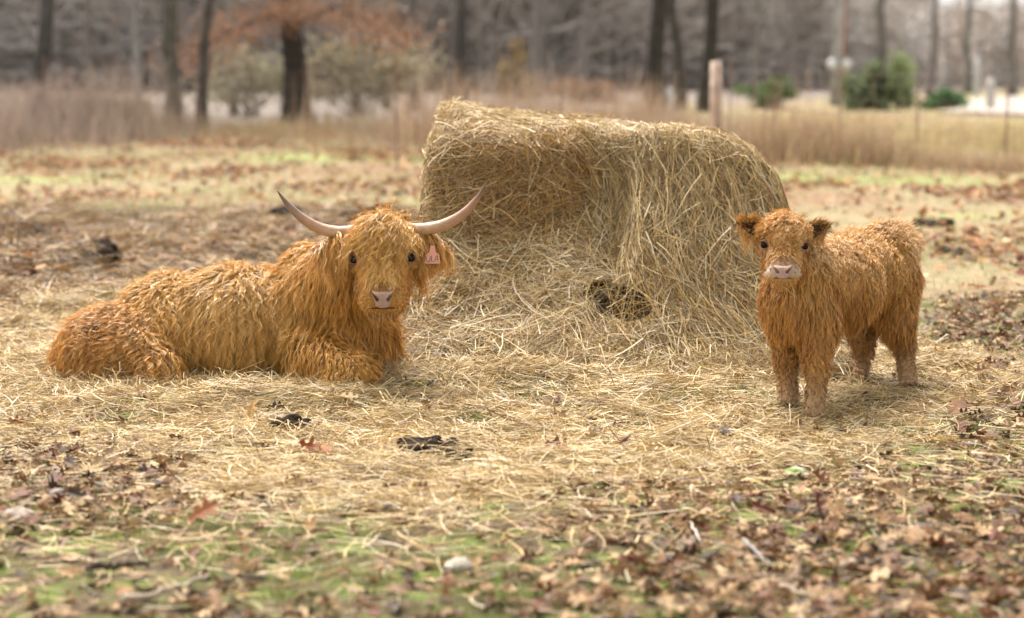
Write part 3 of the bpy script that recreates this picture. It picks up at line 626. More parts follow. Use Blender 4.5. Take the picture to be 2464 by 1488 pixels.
    h(1868, 575, 7.83, .15, .02, (-.2, -.1, .6), .15, 0, .001, .05, .3, BR); h(1910, 575, 7.83, .15, .03, (.4, -.1, .2), .15, .1, .001, .05, .4, O)
    h(1886, 605, 7.8, .2, .03, (0, -.1, -1), .12, .3, .002, .05, .3, O)
    for sg in (-1, 1):
        h(1886 + sg * 22, 618, 7.79, .2, .03, (.5 * sg, -.1, -.8), .12, .2, .001, .05, .3, MD); h(1886 + sg * 40, 620, 7.88, .25, .028, (.2 * sg, .1, -1), .12, .3, .001, .05, .3, O)
        h(1884 + sg * 29, 655, 7.76, .13, .010, (.25 * sg, .5, -.7), .1, .1, .0003, .05, .2, WH); h(1884 + sg * 30, 670, 7.76, .13, .010, (.25 * sg, .5, -.7), .1, .1, .0003, .05, .2, MD); h(1884 + sg * 16, 684, 7.76, .13, .010, (.1 * sg, .5, -.8), .1, .1, .0003, .05, .2, MD); h(1884 + sg * 24, 645, 7.75, .1, .012, (.6 * sg, .1, .3), .2, .1, .0005, .05, .3, (.75, .5, .3))
        h(1885 + sg * 44, 600, 7.86, .1, .008, (.3 * sg, 0, -.8), .15, .1, .0005, .05, .3, (.7, .46, .28)); h(1885 + sg * 38, 662, 7.84, .2, .014, (.4 * sg, .2, -1), .15, .3, .001, .05, .3, O)
    h(1884, 640, 7.74, .1, .012, (0, -.3, .3), .2, .1, .0005, .05, .3, (.62, .38, .2)); h(1884, 690, 7.78, .15, .02, (0, 0, -1), .2, .4, .001, .05, .3, MD); h(1884, 688, 7.75, .08, .012, (0, 0, -1), .2, .4, .001, .05, .3, MD)
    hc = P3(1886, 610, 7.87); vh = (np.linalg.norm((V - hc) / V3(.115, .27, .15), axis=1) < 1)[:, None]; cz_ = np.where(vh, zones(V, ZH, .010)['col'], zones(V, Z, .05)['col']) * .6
    me = bpy.data.objects[bodyname].data; c4 = np.ones((len(V), 4), np.float32); c4[:, :3] = cz_; me.color_attributes['Col'].data.foreach_set('color', c4.ravel())
    R1 = sample(V, Q, 14500, r, lambda p: (p[:, 2] > .012) * (1 + 1.0 * (np.linalg.norm(p - hc, axis=1) < .17)))
    nn = F.grad(R1); keep = np.ones(len(R1), bool)
    for c, rad, kp in av[:2]: keep &= np.linalg.norm(R1 - c, axis=1) > rad * .9
    keep &= np.linalg.norm((R1 - nc) / np.array([.040, .036, .029]), axis=1) > 1
    R1, nn = R1[keep], nn[keep]
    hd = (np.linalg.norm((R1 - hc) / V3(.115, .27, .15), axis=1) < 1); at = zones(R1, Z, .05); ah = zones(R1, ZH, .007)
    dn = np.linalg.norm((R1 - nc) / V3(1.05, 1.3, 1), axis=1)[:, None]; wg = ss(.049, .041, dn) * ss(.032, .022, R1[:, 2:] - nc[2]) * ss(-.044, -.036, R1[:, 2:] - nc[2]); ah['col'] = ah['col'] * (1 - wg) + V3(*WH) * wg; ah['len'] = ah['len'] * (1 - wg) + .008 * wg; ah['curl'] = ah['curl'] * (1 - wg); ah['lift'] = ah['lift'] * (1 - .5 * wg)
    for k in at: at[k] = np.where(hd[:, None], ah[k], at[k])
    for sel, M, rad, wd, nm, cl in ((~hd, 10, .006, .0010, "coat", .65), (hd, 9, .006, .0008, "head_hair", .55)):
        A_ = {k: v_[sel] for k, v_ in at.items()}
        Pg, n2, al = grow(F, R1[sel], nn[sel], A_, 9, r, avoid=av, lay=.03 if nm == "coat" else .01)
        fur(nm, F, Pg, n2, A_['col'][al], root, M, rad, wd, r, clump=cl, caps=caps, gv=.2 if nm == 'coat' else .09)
    N = 200; R2 = F.project(np.array([P3(1890 + 34 * r.uniform(-1, 1), 530 + r.uniform(-8, 24), 7.86) for _ in range(N)]), .004); n2 = F.grad(R2)
    hair_set("forelock", F, R2, n2, root, r, r.uniform(.05, .11, N), np.stack([r.normal(size=N) * .5, -np.ones(N) * .5, -np.ones(N) * .6], 1), .45, .7, .012, .04, .8, np.where(r.random((N, 1)) < .2, np.array(LT) * .9, np.array(MD)), K=12, M=8, rad=.005, width=.0008, lay=.02, avoid=[(e1, .022, 0), (e2, .022, 0)], clump=.8, caps=caps)
    for sg, b, t_ in ((-1, P3(1846, 558, 7.95), P3(1782, 538, 7.98)), (1, P3(1930, 565, 7.95), P3(1988, 545, 7.99))):
        ear, fr, bk, fn, ax, sd, u, v_ = make_ear(b, t_, V3(.15 * sg, -.9, -.25), .037, .020, root, (.4, .18, .05), (.07, .025, .012))
        for src, nrm, L_, cc, cnt in ((bk, -fn * 1.0 + V3(0, 0, .7), .03, np.array((.42, .19, .05)), 300), (fr, fn, .024, np.array((.14, .055, .02)), 200)):
            m = r.integers(0, len(fr), cnt); edge = (np.abs(v_[m]) > .6)[:, None]
            dr = ax * .8 + sd * v_[m][:, None] * .9 + V3(0, 0, -.15)
            hair_set("ear_hair", NOF, src[m] + r.normal(size=(cnt, 3)) * .003, np.tile(nz(nrm), (cnt, 1)), ear, r, L_ * r.uniform(.7, 1.3, cnt), dr, .35, .2, .003, .04, .5, np.where(edge, np.array(MD) * .8, cc), K=6, M=8, rad=.005, width=.0008, lay=0.0, clump=.5)
        m = np.where(v_ * np.sign(sd[2]) < -.3)[0]; m = r.choice(m, 60)
        hair_set("ear_hair", NOF, fr[m], np.tile(nz(fn), (60, 1)), ear, r, r.uniform(.05, .09, 60), V3(0, -.2, -1), .3, .8, .006, .05, .5, MD, K=8, M=6, rad=.005, width=.0008, lay=0.0, clump=.6)
    # stalks of hay in its mouth
    A = Acc()
    for pts in ([(1902, 680, 7.74), (1910, 700, 7.72), (1912, 738, 7.72)], [(1866, 683, 7.76), (1890, 694, 7.74), (1915, 715, 7.76)]):
        v, q, tt = tube(np.array([P3(*p) for p in pts]), [.0012, .0011, .0006], 5); A.add(v, q, (.75, .58, .25), tt)
    o = link("hay_stalk", A.mesh("hay_stalk"), M_STRAW); tag(o, "two thin hay stalks hanging from the mouth of the calf", "hay")
    return root
build_calf()

# ------------------------------------------------------------------ hay strands
STRAW = np.array([(.72, .50, .20), (.86, .65, .34), (.60, .39, .14), (.47, .37, .20), (.34, .20, .08), (.97, .80, .52)])
def strands(R, dirs, nrm, L, wid, K, r, bend=.25, pal=STRAW, pw=(.24, .2, .2, .12, .15, .09), lift=.0, bright=1.0, follow=None, cm=None):
    N = len(R); d = nz(dirs); u = np.linspace(-.5, .5, K)[None, :, None]
    b1 = nz(np.cross(d, nrm)); k1 = r.normal(size=(N, 1, 1)) * bend; k2 = r.normal(size=(N, 1, 1)) * bend * .35
    kink = r.normal(size=(N, 1, 1)) * bend * .5 * np.abs(u - r.uniform(-.3, .3, (N, 1, 1)))
    Ln = L[:, None, None]
    P = R[:, None] + d[:, None] * u * Ln + b1[:, None] * (k1 * (u * u * 2 - .25) + kink) * Ln + nrm[:, None] * (k2 * (u * u * 2 - .2) + (lift * (u + .5)) ) * Ln
    if follow is not None: P = follow(P)
    t = nz(np.gradient(P, axis=1)); n2 = nz(nrm + r.normal(size=(N, 3)) * .7); side = nz(np.cross(t, n2[:, None]))
    s = np.linspace(0, 1, K)[None]; W = wid[:, None] * (1 - .55 * s)
    C = pal[r.choice(len(pal), N, p=np.array(pw) / sum(pw))] * np.clip(r.normal(size=(N, 1)) * .22 + 1, .45, 1.5) * bright
    if cm is not None: C = C * cm
    return ribbons(P, W, side, C)

# ------------------------------------------------------------------ hay bale
def build_bale():
    r = np.random.default_rng(21)
    root = thing("hay_bale", P3(1400, 860, 10) * V3(1, 1, 0), "big round hay bale slumping into loose hay between the cow and the calf", "hay bale")
    F = Field(.06).ball((0, 0, 0), .1)
    def shape(P, _):
        x, y, z = P[..., 0], P[..., 1], P[..., 2]
        sm = lambda a, b, k=.05: np.logaddexp(a / k, b / k) * k
        smn = lambda a, b, k=.08: -np.logaddexp(-a / k, -b / k) * k
        left = -(x + .44 - .07 * np.clip(z / 1.1, 0, 1.2) ** 1.5)
        tr = ss(.24, .56, x + .06 * np.sin(z * 6) + .05 * sn(P, 1.4, 37))
        front = -(y - (9.62 - .14 * tr + .05 * z + .05 * np.sin(x * 3.1)))
        back = y - 10.75
        rx = np.clip((x - .90) / .53, 0, .999)
        top = 1.07 - .02 * x + .05 * ss(9.7, 10.6, y) * ss(.9, -.4, x) + .05 * np.exp(-((x + .33) / .16) ** 2) * ss(9.6, 10.4, y) - .02 * ss(.2, .8, x)
        tp = (1 - rx ** 2.4) ** .45; top = top * tp
        right = x - 1.40
        b = sm(sm(sm(left, front), sm(back, right)), (z - top) * .8)
        # slumped hay in front and the curtain that hangs down the right side
        hp = .60 * np.clip((y - 8.6) / 1.0, 0, 1.05) ** 1.35 * ss(-.75, -.3, x) * ss(1.75, 1.3, x)
        yy = 9.52 - y; cur = np.clip(1.0 - 1.55 * yy, 0, 1) * ss(.38, .62, x) * ss(1.62, 1.25, x) * ss(-.2, .0, yy + .2)
        p = (z - hp + .07 * (1 - ss(0, .07, hp)) - .01 * sn(P, 2, 31)) * .7; q = (z - cur * .95 * tp + .07 * (1 - ss(0, .07, cur))) * .5
        hp_lim = y - 9.9; p = np.maximum(p, hp_lim); q = np.maximum(q, hp_lim)
        d = smn(b, smn(p, q, .03), .03)
        d = d + .012 * sn(P, 2.6, 33) + .006 * sn(P, 7, 34)
        hole = P3(1505, 738, 9.08); hd_ = np.minimum(np.linalg.norm((P - hole) / np.array([.15, .5, .07]), axis=-1), np.linalg.norm((P - hole - V3(-.08, 0, .055)) / np.array([.10, .45, .06]), axis=-1)) + .3 * sn(P, 3.5, 36); 
        d = np.maximum(d, -(hd_ - 1) * .3)
        hole2 = P3(1085, 700, 9.45); hd2 = np.linalg.norm((P - hole2) / np.array([.2, .2, .05]), axis=-1)
        return np.maximum(d, -(hd2 - 1) * .05)
    F.post = shape
    V, Q = F.surface(V3(-.95, 8.5, -.05), V3(1.8, 10.95, 1.35), .025)
    link("packed_core", np_mesh("packed_core", V, Q, np.tile((.09, .062, .028), (len(V), 1)), True), M_HAYBASE, root)  # core coloured dark to stand in for shade between the stalks
    wt = lambda p: (p[:, 2] > .02) * (p[:, 0] < 1.5) * np.where((p[:, 1] > 10.3) & (p[:, 2] < .9), .25, 1)
    HOLE = P3(1505, 738, 9.08)
    def lay_on(n, mode):
        R = sample(V, Q, n, r, wt); nn = F.grad(R); x, y, z = R.T
        cur = ss(.26, .6, x + .14 * sn(R, 1.3, 38)) * (nn[:, 2] < .8)          # the hanging curtain
        rnd = r.normal(size=(n, 3)); fld = np.stack([sn(R, 1.7, 41), sn(R, 1.7, 42), sn(R, 1.7, 43)], -1)
        d = rnd * .55 + fld * 1.0 + np.array([.5, 0, 0]) * np.sign(r.normal(size=(n, 1)))
        sideL = (nn[:, 0] < -.5)[:, None]; d = np.where(sideL, rnd * .35 + np.array([.0, 0, 1.]), d)
        dn = np.stack([.28 + .45 * ss(.9, 1.3, x) + .35 * sn(R, 1.3, 44), np.full(n, -.25), -np.ones(n)], -1) + rnd * .2
        loose = (r.random(n) < .13)
        d = np.where(((cur > r.random(n)) & ~loose)[:, None], dn, d)
        d = d - (d * nn).sum(-1, keepdims=True) * nn * .93; return R, nn, d
    def stick(P):
        for _ in range(2):
            sh = P.shape; q = P.reshape(-1, 3); dist = F(q); m = dist < .002
            q[m] += F.grad(q[m]) * (.003 - dist[m])[:, None]; m2 = dist > .035; q[m2] -= F.grad(q[m2]) * ((dist[m2] - .035) * .6)[:, None]
            P = q.reshape(sh)
        return P
    A = Acc()
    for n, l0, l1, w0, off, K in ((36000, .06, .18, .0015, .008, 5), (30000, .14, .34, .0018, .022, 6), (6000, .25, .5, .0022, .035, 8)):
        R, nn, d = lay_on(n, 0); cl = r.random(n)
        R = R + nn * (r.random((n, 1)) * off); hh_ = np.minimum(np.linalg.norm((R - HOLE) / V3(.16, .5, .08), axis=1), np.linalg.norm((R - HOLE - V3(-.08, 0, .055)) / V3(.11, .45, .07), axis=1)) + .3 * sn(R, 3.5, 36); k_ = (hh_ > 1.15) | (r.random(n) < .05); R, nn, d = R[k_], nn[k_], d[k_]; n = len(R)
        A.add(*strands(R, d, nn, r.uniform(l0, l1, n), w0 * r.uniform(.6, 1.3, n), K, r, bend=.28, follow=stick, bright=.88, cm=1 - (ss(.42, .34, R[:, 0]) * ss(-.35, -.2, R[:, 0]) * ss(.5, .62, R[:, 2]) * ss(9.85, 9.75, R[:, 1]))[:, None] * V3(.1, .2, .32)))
    # wisps sticking out of the edges
    n = 3800; R, nn, d = lay_on(n, 0); d = nz(d) + nn * r.uniform(.1, .9, (n, 1))
    A.add(*strands(R + nz(d) * .03, d, nn, r.uniform(.06, .16, n), .0013 * r.uniform(.6, 1.2, n), 5, r, bend=.35))
    # stalks across the two hollows
    for c, sx, n in ((P3(1505, 735, 9.0), .2, 70), (P3(1085, 700, 9.4), .25, 260)):
        R = c + r.normal(size=(n, 3)) * np.array([sx * .6, .06, .07]); d = r.normal(size=(n, 3)) * np.array([1, .3, .8])
        A.add(*strands(R, d, np.tile(V3(0, -1, 0), (n, 1)), r.uniform(.1, .3, n), .0014 * r.uniform(.6, 1.2, n), 6, r, bend=.5))
    st = link("hay_stalks", A.mesh("hay_stalks"), M_STRAW, root); st["kind"] = "stuff"
    return F
FB = build_bale()

# ------------------------------------------------------------------ hay spread over the ground
PATS = [(GP(690, 1035), .13, .16), (GP(1040, 1088), .14, .13), (GP(1125, 1100), .07, .09), (GP(1345, 1105), .1, .1)]
def hay_mask(x, y):
    px, py = proj(x, y)
    bot = np.interp(px, [-300, 0, 250, 420, 600, 1000, 1300, 1700, 1900, 2200, 2464, 2700], [1110, 1105, 1090, 1150, 1190, 1235, 1150, 1160, 1110, 1040, 990, 970])
    top = np.interp(px, [-300, 0, 1000, 1900, 2150, 2464, 2700], [770, 755, 640, 640, 800, 900, 910]); P = np.stack([x, y], -1)
    n = sn(P, .8, 51) * 35 + sn(P, 2.2, 52) * 22
    m = ss(70, -60, py - bot + n) * ss(-45, 30, py - top + n * .6)
    for c_, a_, b_ in PATS: m = m * ss(.6, 1.15, np.hypot((x - c_[0]) / a_, (y - c_[1]) / b_) + .25 * sn(P, 5, 59))
    return m * (.25 + .75 * ss(-.7, .25, sn(P, 1.9, 60))) * (.4 + .6 * ss(.05, .17, footd(x, y)))
def old_hay(x, y):
    px, py = proj(x, y); P = np.stack([x, y], -1); n = sn(P, .5, 53) * 22
    return ss(505, 560, py + n) * ss(800, 740, py + n) * ss(1100, 950, px) + .0 * px
def tnorm(x, y):
    e = .02; dx = (terr(x + e, y) - terr(x - e, y)) / (2 * e); dy = (terr(x, y + e) - terr(x, y - e)) / (2 * e)
    return nz(np.stack([-dx, -dy, np.ones_like(dx)], -1))
def scatter(n, x0, x1, y0, y1, mask, r, persp=True):
    out = []; tot = 0
    while tot < n:
        y = r.uniform(y0, y1, n * 2); x = r.uniform(x0, x1, n * 2)
        k = (r.random(n * 2) < mask(x, y)) & (np.abs(x) < y * .29 + .5); out.append(np.stack([x[k], y[k]], 1)); tot += k.sum()
        if len(out) > 60: break
    return np.vstack(out)[:n]
r = np.random.default_rng(31)
A = Acc()
def gfollow(P):
    P = P.copy(); P[..., 2] = np.maximum(P[..., 2], terr(P[..., 0], P[..., 1]) + .002); return P
for n, l0, l1, w0, lay, tilt in ((62000, .05, .16, .0014, .015, .14), (52000, .10, .26, .0017, .035, .18), (15000, .08, .22, .0019, .055, .5)):
    q = scatter(n, -2.9, 2.9, 6.0, 11.5, hay_mask, r); x, y = q.T; n = len(q)
    nn = tnorm(x, y); th = r.uniform(0, 6.283, n); fl = np.stack([x, y], -1); bias = sn(fl, 1.1, 55) * 1.6
    th = np.where(r.random(n) < .5, bias + r.normal(size=n) * .4, th)
    d = np.stack([np.cos(th) * 1.15, np.sin(th), r.normal(size=n) * tilt], -1)
    R = np.stack([x, y, terr(x, y) + r.random(n) * lay * (.3 + 1.6 * ss(-.3, .8, sn(np.stack([x, y], -1), 2.3, 66))) * hay_mask(x, y) * (.25 + .75 * ss(.12, .32, legd(x, y))) * (.1 + .9 * ss(.12, .42, footd(x, y))) + .004], -1)
    A.add(*strands(R, d, nn, r.uniform(l0, l1, n), w0 * r.uniform(.6, 1.3, n), 5, r, bend=.3, follow=gfollow, bright=.92))
# thin straw beyond the edge of the spread
q = scatter(8500, -2.6, 2.6, 5.0, 7.6, lambda x, y: .15 + .85 * ss(1400, 1120, proj(x, y)[1]) * (1 - .5 * ss(1500, 1900, proj(x, y)[0])), r); x, y = q.T; n = len(q); th = r.uniform(0, 6.283, n)
R = np.stack([x, y, terr(x, y) + r.uniform(.008, .03, n)], -1)
A.add(*strands(R, np.stack([np.cos(th) * 1.2, np.sin(th), r.normal(size=n) * .08], -1), tnorm(x, y), r.uniform(.06, .28, n), .0016 * r.uniform(.6, 1.3, n), 5, r, bend=.22, follow=gfollow))
# wisps against the cow and the calf's feet
for c, sx, sy, n in ((GP(640, 940), .42, .07, 2600), (GP(900, 925), .2, .06, 260), (GP(300, 950), .2, .07, 900), (GP(1000, 880), .2, .12, 1500), (GP(1930, 1000), .16, .05, 40), (GP(2130, 940), .2, .05, 30)):
    x = c[0] + r.normal(size=n) * sx; y = c[1] + r.normal(size=n) * sy; th = r.uniform(0, 6.283, n)
    R = np.stack([x, y, terr(x, y) + r.uniform(.01, .05, n)], -1)
    A.add(*strands(R, np.stack([np.cos(th), np.sin(th), r.normal(size=n) * .45], -1), tnorm(x, y), r.uniform(.06, .2, n), .0013 * r.uniform(.6, 1.2, n), 6, r, bend=.45, follow=gfollow))
for c_, a_, b_ in PATS:
    n = 70; x = c_[0] + r.normal(size=n) * a_ * .7; y = c_[1] + r.normal(size=n) * b_ * .7; th = r.uniform(0, 6.283, n); R = np.stack([x, y, terr(x, y) + r.uniform(.03, .06, n)], -1)
    A.add(*strands(R, np.stack([np.cos(th) * 1.2, np.sin(th), r.normal(size=n) * .1], -1), tnorm(x, y), r.uniform(.06, .2, n), .0013 * r.uniform(.6, 1.3, n), 5, r, bend=.3))
hay = link("loose_hay", A.mesh("loose_hay"), M_STRAW); tag(hay, "golden loose hay spread thickly over the ground in front of the bale", "hay", kind="stuff")
OLD = np.array([(.36, .19, .05), (.48, .29, .085), (.22, .11, .03), (.14, .08, .03), (.54, .39, .18), (.08, .05, .03)])
A = Acc(); q = scatter(32000, -6, 1.2, 10.0, 19.5, lambda x, y: old_hay(x, y) * (.35 + .65 * ss(-.5, .6, sn(np.stack([x, y * .6], -1), .9, 56))), r); x, y = q.T; n = len(q); th = r.uniform(0, 6.283, n)
P_ = np.stack([x, y], -1); hgt = .05 + .05 * sn(P_, .6, 57) + .03 * sn(P_, 1.6, 58)
R = np.stack([x, y, terr(x, y) + np.clip(hgt, .01, .2) * r.random(n)], -1)
A.add(*strands(R, np.stack([np.cos(th) * 1.2, np.sin(th), r.normal(size=n) * .25], -1), tnorm(x, y), r.uniform(.1, .3, n), .0028 * r.uniform(.6, 1.3, n), 4, r, bend=.3, pal=OLD, follow=gfollow))
o = link("trampled_hay", A.mesh("trampled_hay"), M_STRAW); tag(o, "darker trampled old hay strewn behind the lying cow", "hay", kind="stuff")

# ------------------------------------------------------------------ grass
def blades(n, x0, x1, y0, y1, mask, h0, h1, wid, pal, name, label, r, lean=.5):
    q = scatter(n, x0, x1, y0, y1, mask, r); x, y = q.T; n = len(q); K = 4; s = np.linspace(0, 1, K)[None, :, None]
    ld = nz(np.stack([r.normal(size=n), r.normal(size=n), np.zeros(n)], -1)); h = r.uniform(h0, h1, n)[:, None, None]
    P = np.stack([x, y, terr(x, y)], -1)[:, None] + (V3(0, 0, 1) * s + ld[:, None] * lean * s ** 1.6 * r.uniform(.3, 1.6, (n, 1, 1))) * h
    pal = np.array(pal); C = pal[r.integers(0, len(pal), n)] * r.uniform(.7, 1.25, (n, 1))
    V, Q, C = ribbons(P, wid * (1 - .8 * s[..., 0]) * r.uniform(.7, 1.3, (n, 1)), nz(np.cross(ld, V3(0, 0, 1))), C)
    o = link(name, np_mesh(name, V, Q, C), M_GRASS); return tag(o, label, "grass", kind="stuff")
def moss_mask(x, y):
    P = np.stack([x, y], -1); px, py = proj(x, y)
    return ss(-.1, .8, sn(P, 1.1, 61) + .8 * sn(P, 3.1, 62)) * (1 - .93 * hay_mask(x, y)) * (1 - .6 * ss(1500, 1900, px) * ss(1000, 1200, py))
blades(70000, -2.8, 3.2, 4.7, 12, moss_mask, .006, .022, .0013, [(.17, .23, .05), (.26, .32, .08), (.13, .17, .04), (.36, .36, .13)], "short_grass", "short bright green grass and moss in patches on the soil", r)
def far_mask(x, y):
    P = np.stack([x * .5, y * .35], -1); return (.25 + .75 * ss(-.3, .5, sn(P, .45, 63))) * ss(10, 12, y) * (1 - old_hay(x, y))
blades(60000, -12, 12, 10, 40, far_mask, .03, .09, .004, [(.50, .43, .23), (.56, .47, .27), (.43, .37, .18), (.40, .42, .17), (.34, .38, .13)], "pasture_grass", "pale dry pasture grass in the blurred field behind the animals", r, .9)

# ------------------------------------------------------------------ leaves
LEAFC = np.array([(.24, .12, .05), (.33, .185, .08), (.16, .07, .03), (.41, .25, .115), (.07, .042, .025), (.50, .34, .175), (.16, .055, .025), (.24, .15, .085)])
def leaf_shape(k, K=15):
    rr = np.random.default_rng(100 + k); t = np.linspace(0, 1, K); lob = rr.uniform(2.6, 3.6); ph = rr.uniform(0, 1)
    wd = .34 * (np.sin(np.pi * np.clip(t * .93 + .04, 0, 1)) ** .75) * (.62 + .42 * np.cos(6.283 * (lob * t + ph))) * (.7 + .5 * t)
    wl = wd * (1 + .15 * rr.normal(size=K)); wr = wd * (1 + .15 * rr.normal(size=K)); wl[0] = wr[0] = .012; wl[-1] = wr[-1] = .01
    curl = rr.uniform(-1.3, 1.6); fold = rr.uniform(-.1, .9); tw = rr.uniform(-.7, .7)
    ang = curl * (t - .5); cx = np.cumsum(np.cos(ang)) / K; cz = np.cumsum(np.sin(ang)) / K; cx -= cx.mean(); cz -= cz.mean()
    sk = lambda w_: -.18 * w_
    L_ = np.stack([cx + .25 * wl, wl * math.cos(fold * .7), cz + wl * np.sin(fold) + tw * wl * (t - .3)], 1); R_ = np.stack([cx + .25 * wr, -wr * math.cos(fold * .7), cz + wr * np.sin(fold) - tw * wr * (t - .3)], 1)
    Mm = np.stack([cx, 0 * cx, cz], 1)
    V = np.concatenate([L_, Mm, R_], 0); i = np.arange(K - 1)
    Q = np.vstack([np.stack([i, i + 1, K + i + 1, K + i], 1), np.stack([K + i, K + i + 1, 2 * K + i + 1, 2 * K + i], 1)])
    st = np.array([[cx[0], .008, cz[0]], [cx[0], -.008, cz[0]], [cx[0] - .22, 0, cz[0] - .03]]); n0 = len(V)
    V = np.vstack([V, st]); return V, Q, np.array([[n0, n0 + 1, n0 + 2]])
LV = [leaf_shape(k) for k in range(14)]; LVs = [leaf_shape(k, 9) for k in range(14)]
def litter_mask(x, y):
    px, py = proj(x, y); P = np.stack([x, y], -1); n = .5 + .5 * np.clip(sn(P, .6, 71) + .4 * sn(P, 1.9, 72), -1, 1)
    rt = ss(1150, 1750, px + (py - 1150) * .9) * ss(1050, 1200, py) ; rr = ss(2180, 2330, px) * ss(560, 640, py)
    lf = ss(560, 380, px) * ss(1040, 1110, py) * ss(1330, 1230, py); bt = ss(1180, 1330, py) * .16 + ss(1380, 1480, py) * .22 + ss(900, 1500, px) * ss(1280, 1400, py) * .2
    return np.clip(np.maximum.reduce([rt * (.45 + .55 * n), rr * .6 * (.4 + n), lf * .8, bt, np.full_like(px, .05 + .13 * n)]), 0, 1) * (1 - .93 * ss(.3, .8, hay_mask(x, y)) * (1 - .15 * n))
r = np.random.default_rng(77)
q = scatter(8200, -3, 3.2, 4.75, 12, litter_mask, r); n = len(q)
sz = r.uniform(.035, .095, n); yaw = r.uniform(0, 6.283, n); pit = r.normal(size=n) * .28; rol = r.normal(size=n) * .42; flip = r.random(n) < .4
dep = r.random(n) * .02 * litter_mask(q[:, 0], q[:, 1]) * 1.6 + .006
zz = terr(q[:, 0], q[:, 1]) + dep + .025 * ss(.3, .7, hay_mask(q[:, 0], q[:, 1])); var = r.integers(0, 14, n); cidx = r.integers(0, len(LEAFC), n)
pxl, pyl = proj(q[:, 0], q[:, 1]); vis = (pxl > 10) & (pxl < 2454) & (pyl > 600) & (pyl < 1480)
order = np.argsort(-(sz / q[:, 1]) * vis * (.6 + dep * 20)); big = set(order[:290].tolist())
def rotm(yaw, pit, rol):
    cy_, sy_, cp, sp, cr, sr = np.cos(yaw), np.sin(yaw), np.cos(pit), np.sin(pit), np.cos(rol), np.sin(rol)
    return np.stack([np.stack([cy_ * cp, cy_ * sp * sr - sy_ * cr, cy_ * sp * cr + sy_ * sr], -1), np.stack([sy_ * cp, sy_ * sp * sr + cy_ * cr, sy_ * sp * cr - cy_ * sr], -1), np.stack([-sp, cp * sr, cp * cr], -1)], -2)
RM = rotm(yaw, pit, rol + np.where(flip, np.pi, 0))
A = Acc(); rest = np.array([i for i in range(n) if i not in big])
def leaf_stuff(A, LVx, idx, q, zz, sz, RM, var, C):
    for k in range(14):
        ix = idx[var[idx] == k]
        if not len(ix): continue
        V, Q, T = LVx[k]; W = np.einsum('nij,vj->nvi', RM[ix], V) * sz[ix][:, None, None] + np.stack([q[ix, 0], q[ix, 1], zz[ix]], -1)[:, None]
        m = len(V); o_ = (np.arange(len(ix)) * m)[:, None, None]
        A.add(W.reshape(-1, 3), (Q[None] + o_).reshape(-1, 4), np.repeat(C[ix], m, 0), (T[None] + o_).reshape(-1, 3))
Cl = LEAFC[cidx] * r.uniform(.7, 1.3, (n, 1))
leaf_stuff(A, LV, rest, q, zz, sz, RM, var, Cl)
o = link("leaf_litter", A.mesh("leaf_litter"), M_LEAF); tag(o, "brown oak leaf litter covering the foreground soil", "leaves", kind="stuff")
lm = {}
LN = ['brown', 'light brown', 'dark brown', 'tan', 'nearly black', 'pale tan', 'dark maroon', 'greyish brown']
def leaf_obj(k, c, loc, size, R3, label, group=None, colr=None):
    key = (k, c, colr)
    if key not in lm:
        V, Q, T = LV[k]; base = np.array(colr) if colr else LEAFC[c]
        lm[key] = np_mesh("oak_leaf", V, [Q, T], np.tile(base, (len(V), 1))); lm[key].materials.append(M_LEAF)
    o = bpy.data.objects.new("oak_leaf", lm[key]); COL.objects.link(o)
    M4 = Matrix([list(R3[0]) + [0], list(R3[1]) + [0], list(R3[2]) + [0], [0, 0, 0, 1]])
    o.matrix_world = Matrix.Translation(Vector(loc)) @ M4 @ Matrix.Scale(size, 4)
    tag(o, label, "leaf", group)
for i in sorted(big):
    px, py = pxl[i], pyl[i]; side_ = 'at bottom left' if px < 820 else 'at bottom centre' if px < 1640 else 'at bottom right'
    if py > 1330: lb, gp = "%s oak leaf lying in the blurred litter %s nearest the viewer" % (LN[cidx[i]], side_), "%s leaves in the nearest litter %s" % (LN[cidx[i]], side_)
    elif px > 1300: lb, gp = "%s oak leaf in the sharper leaf litter below the calf, towards the right" % LN[cidx[i]], "%s leaves in the litter below the calf" % LN[cidx[i]]
    else: lb, gp = "%s oak leaf on the mossy soil below the lying cow" % LN[cidx[i]], "%s leaves on the soil below the cow" % LN[cidx[i]]
    leaf_obj(int(var[i]), int(cidx[i]), (q[i, 0], q[i, 1], zz[i] + .008), sz[i] * 1.12, RM[i], lb, gp)
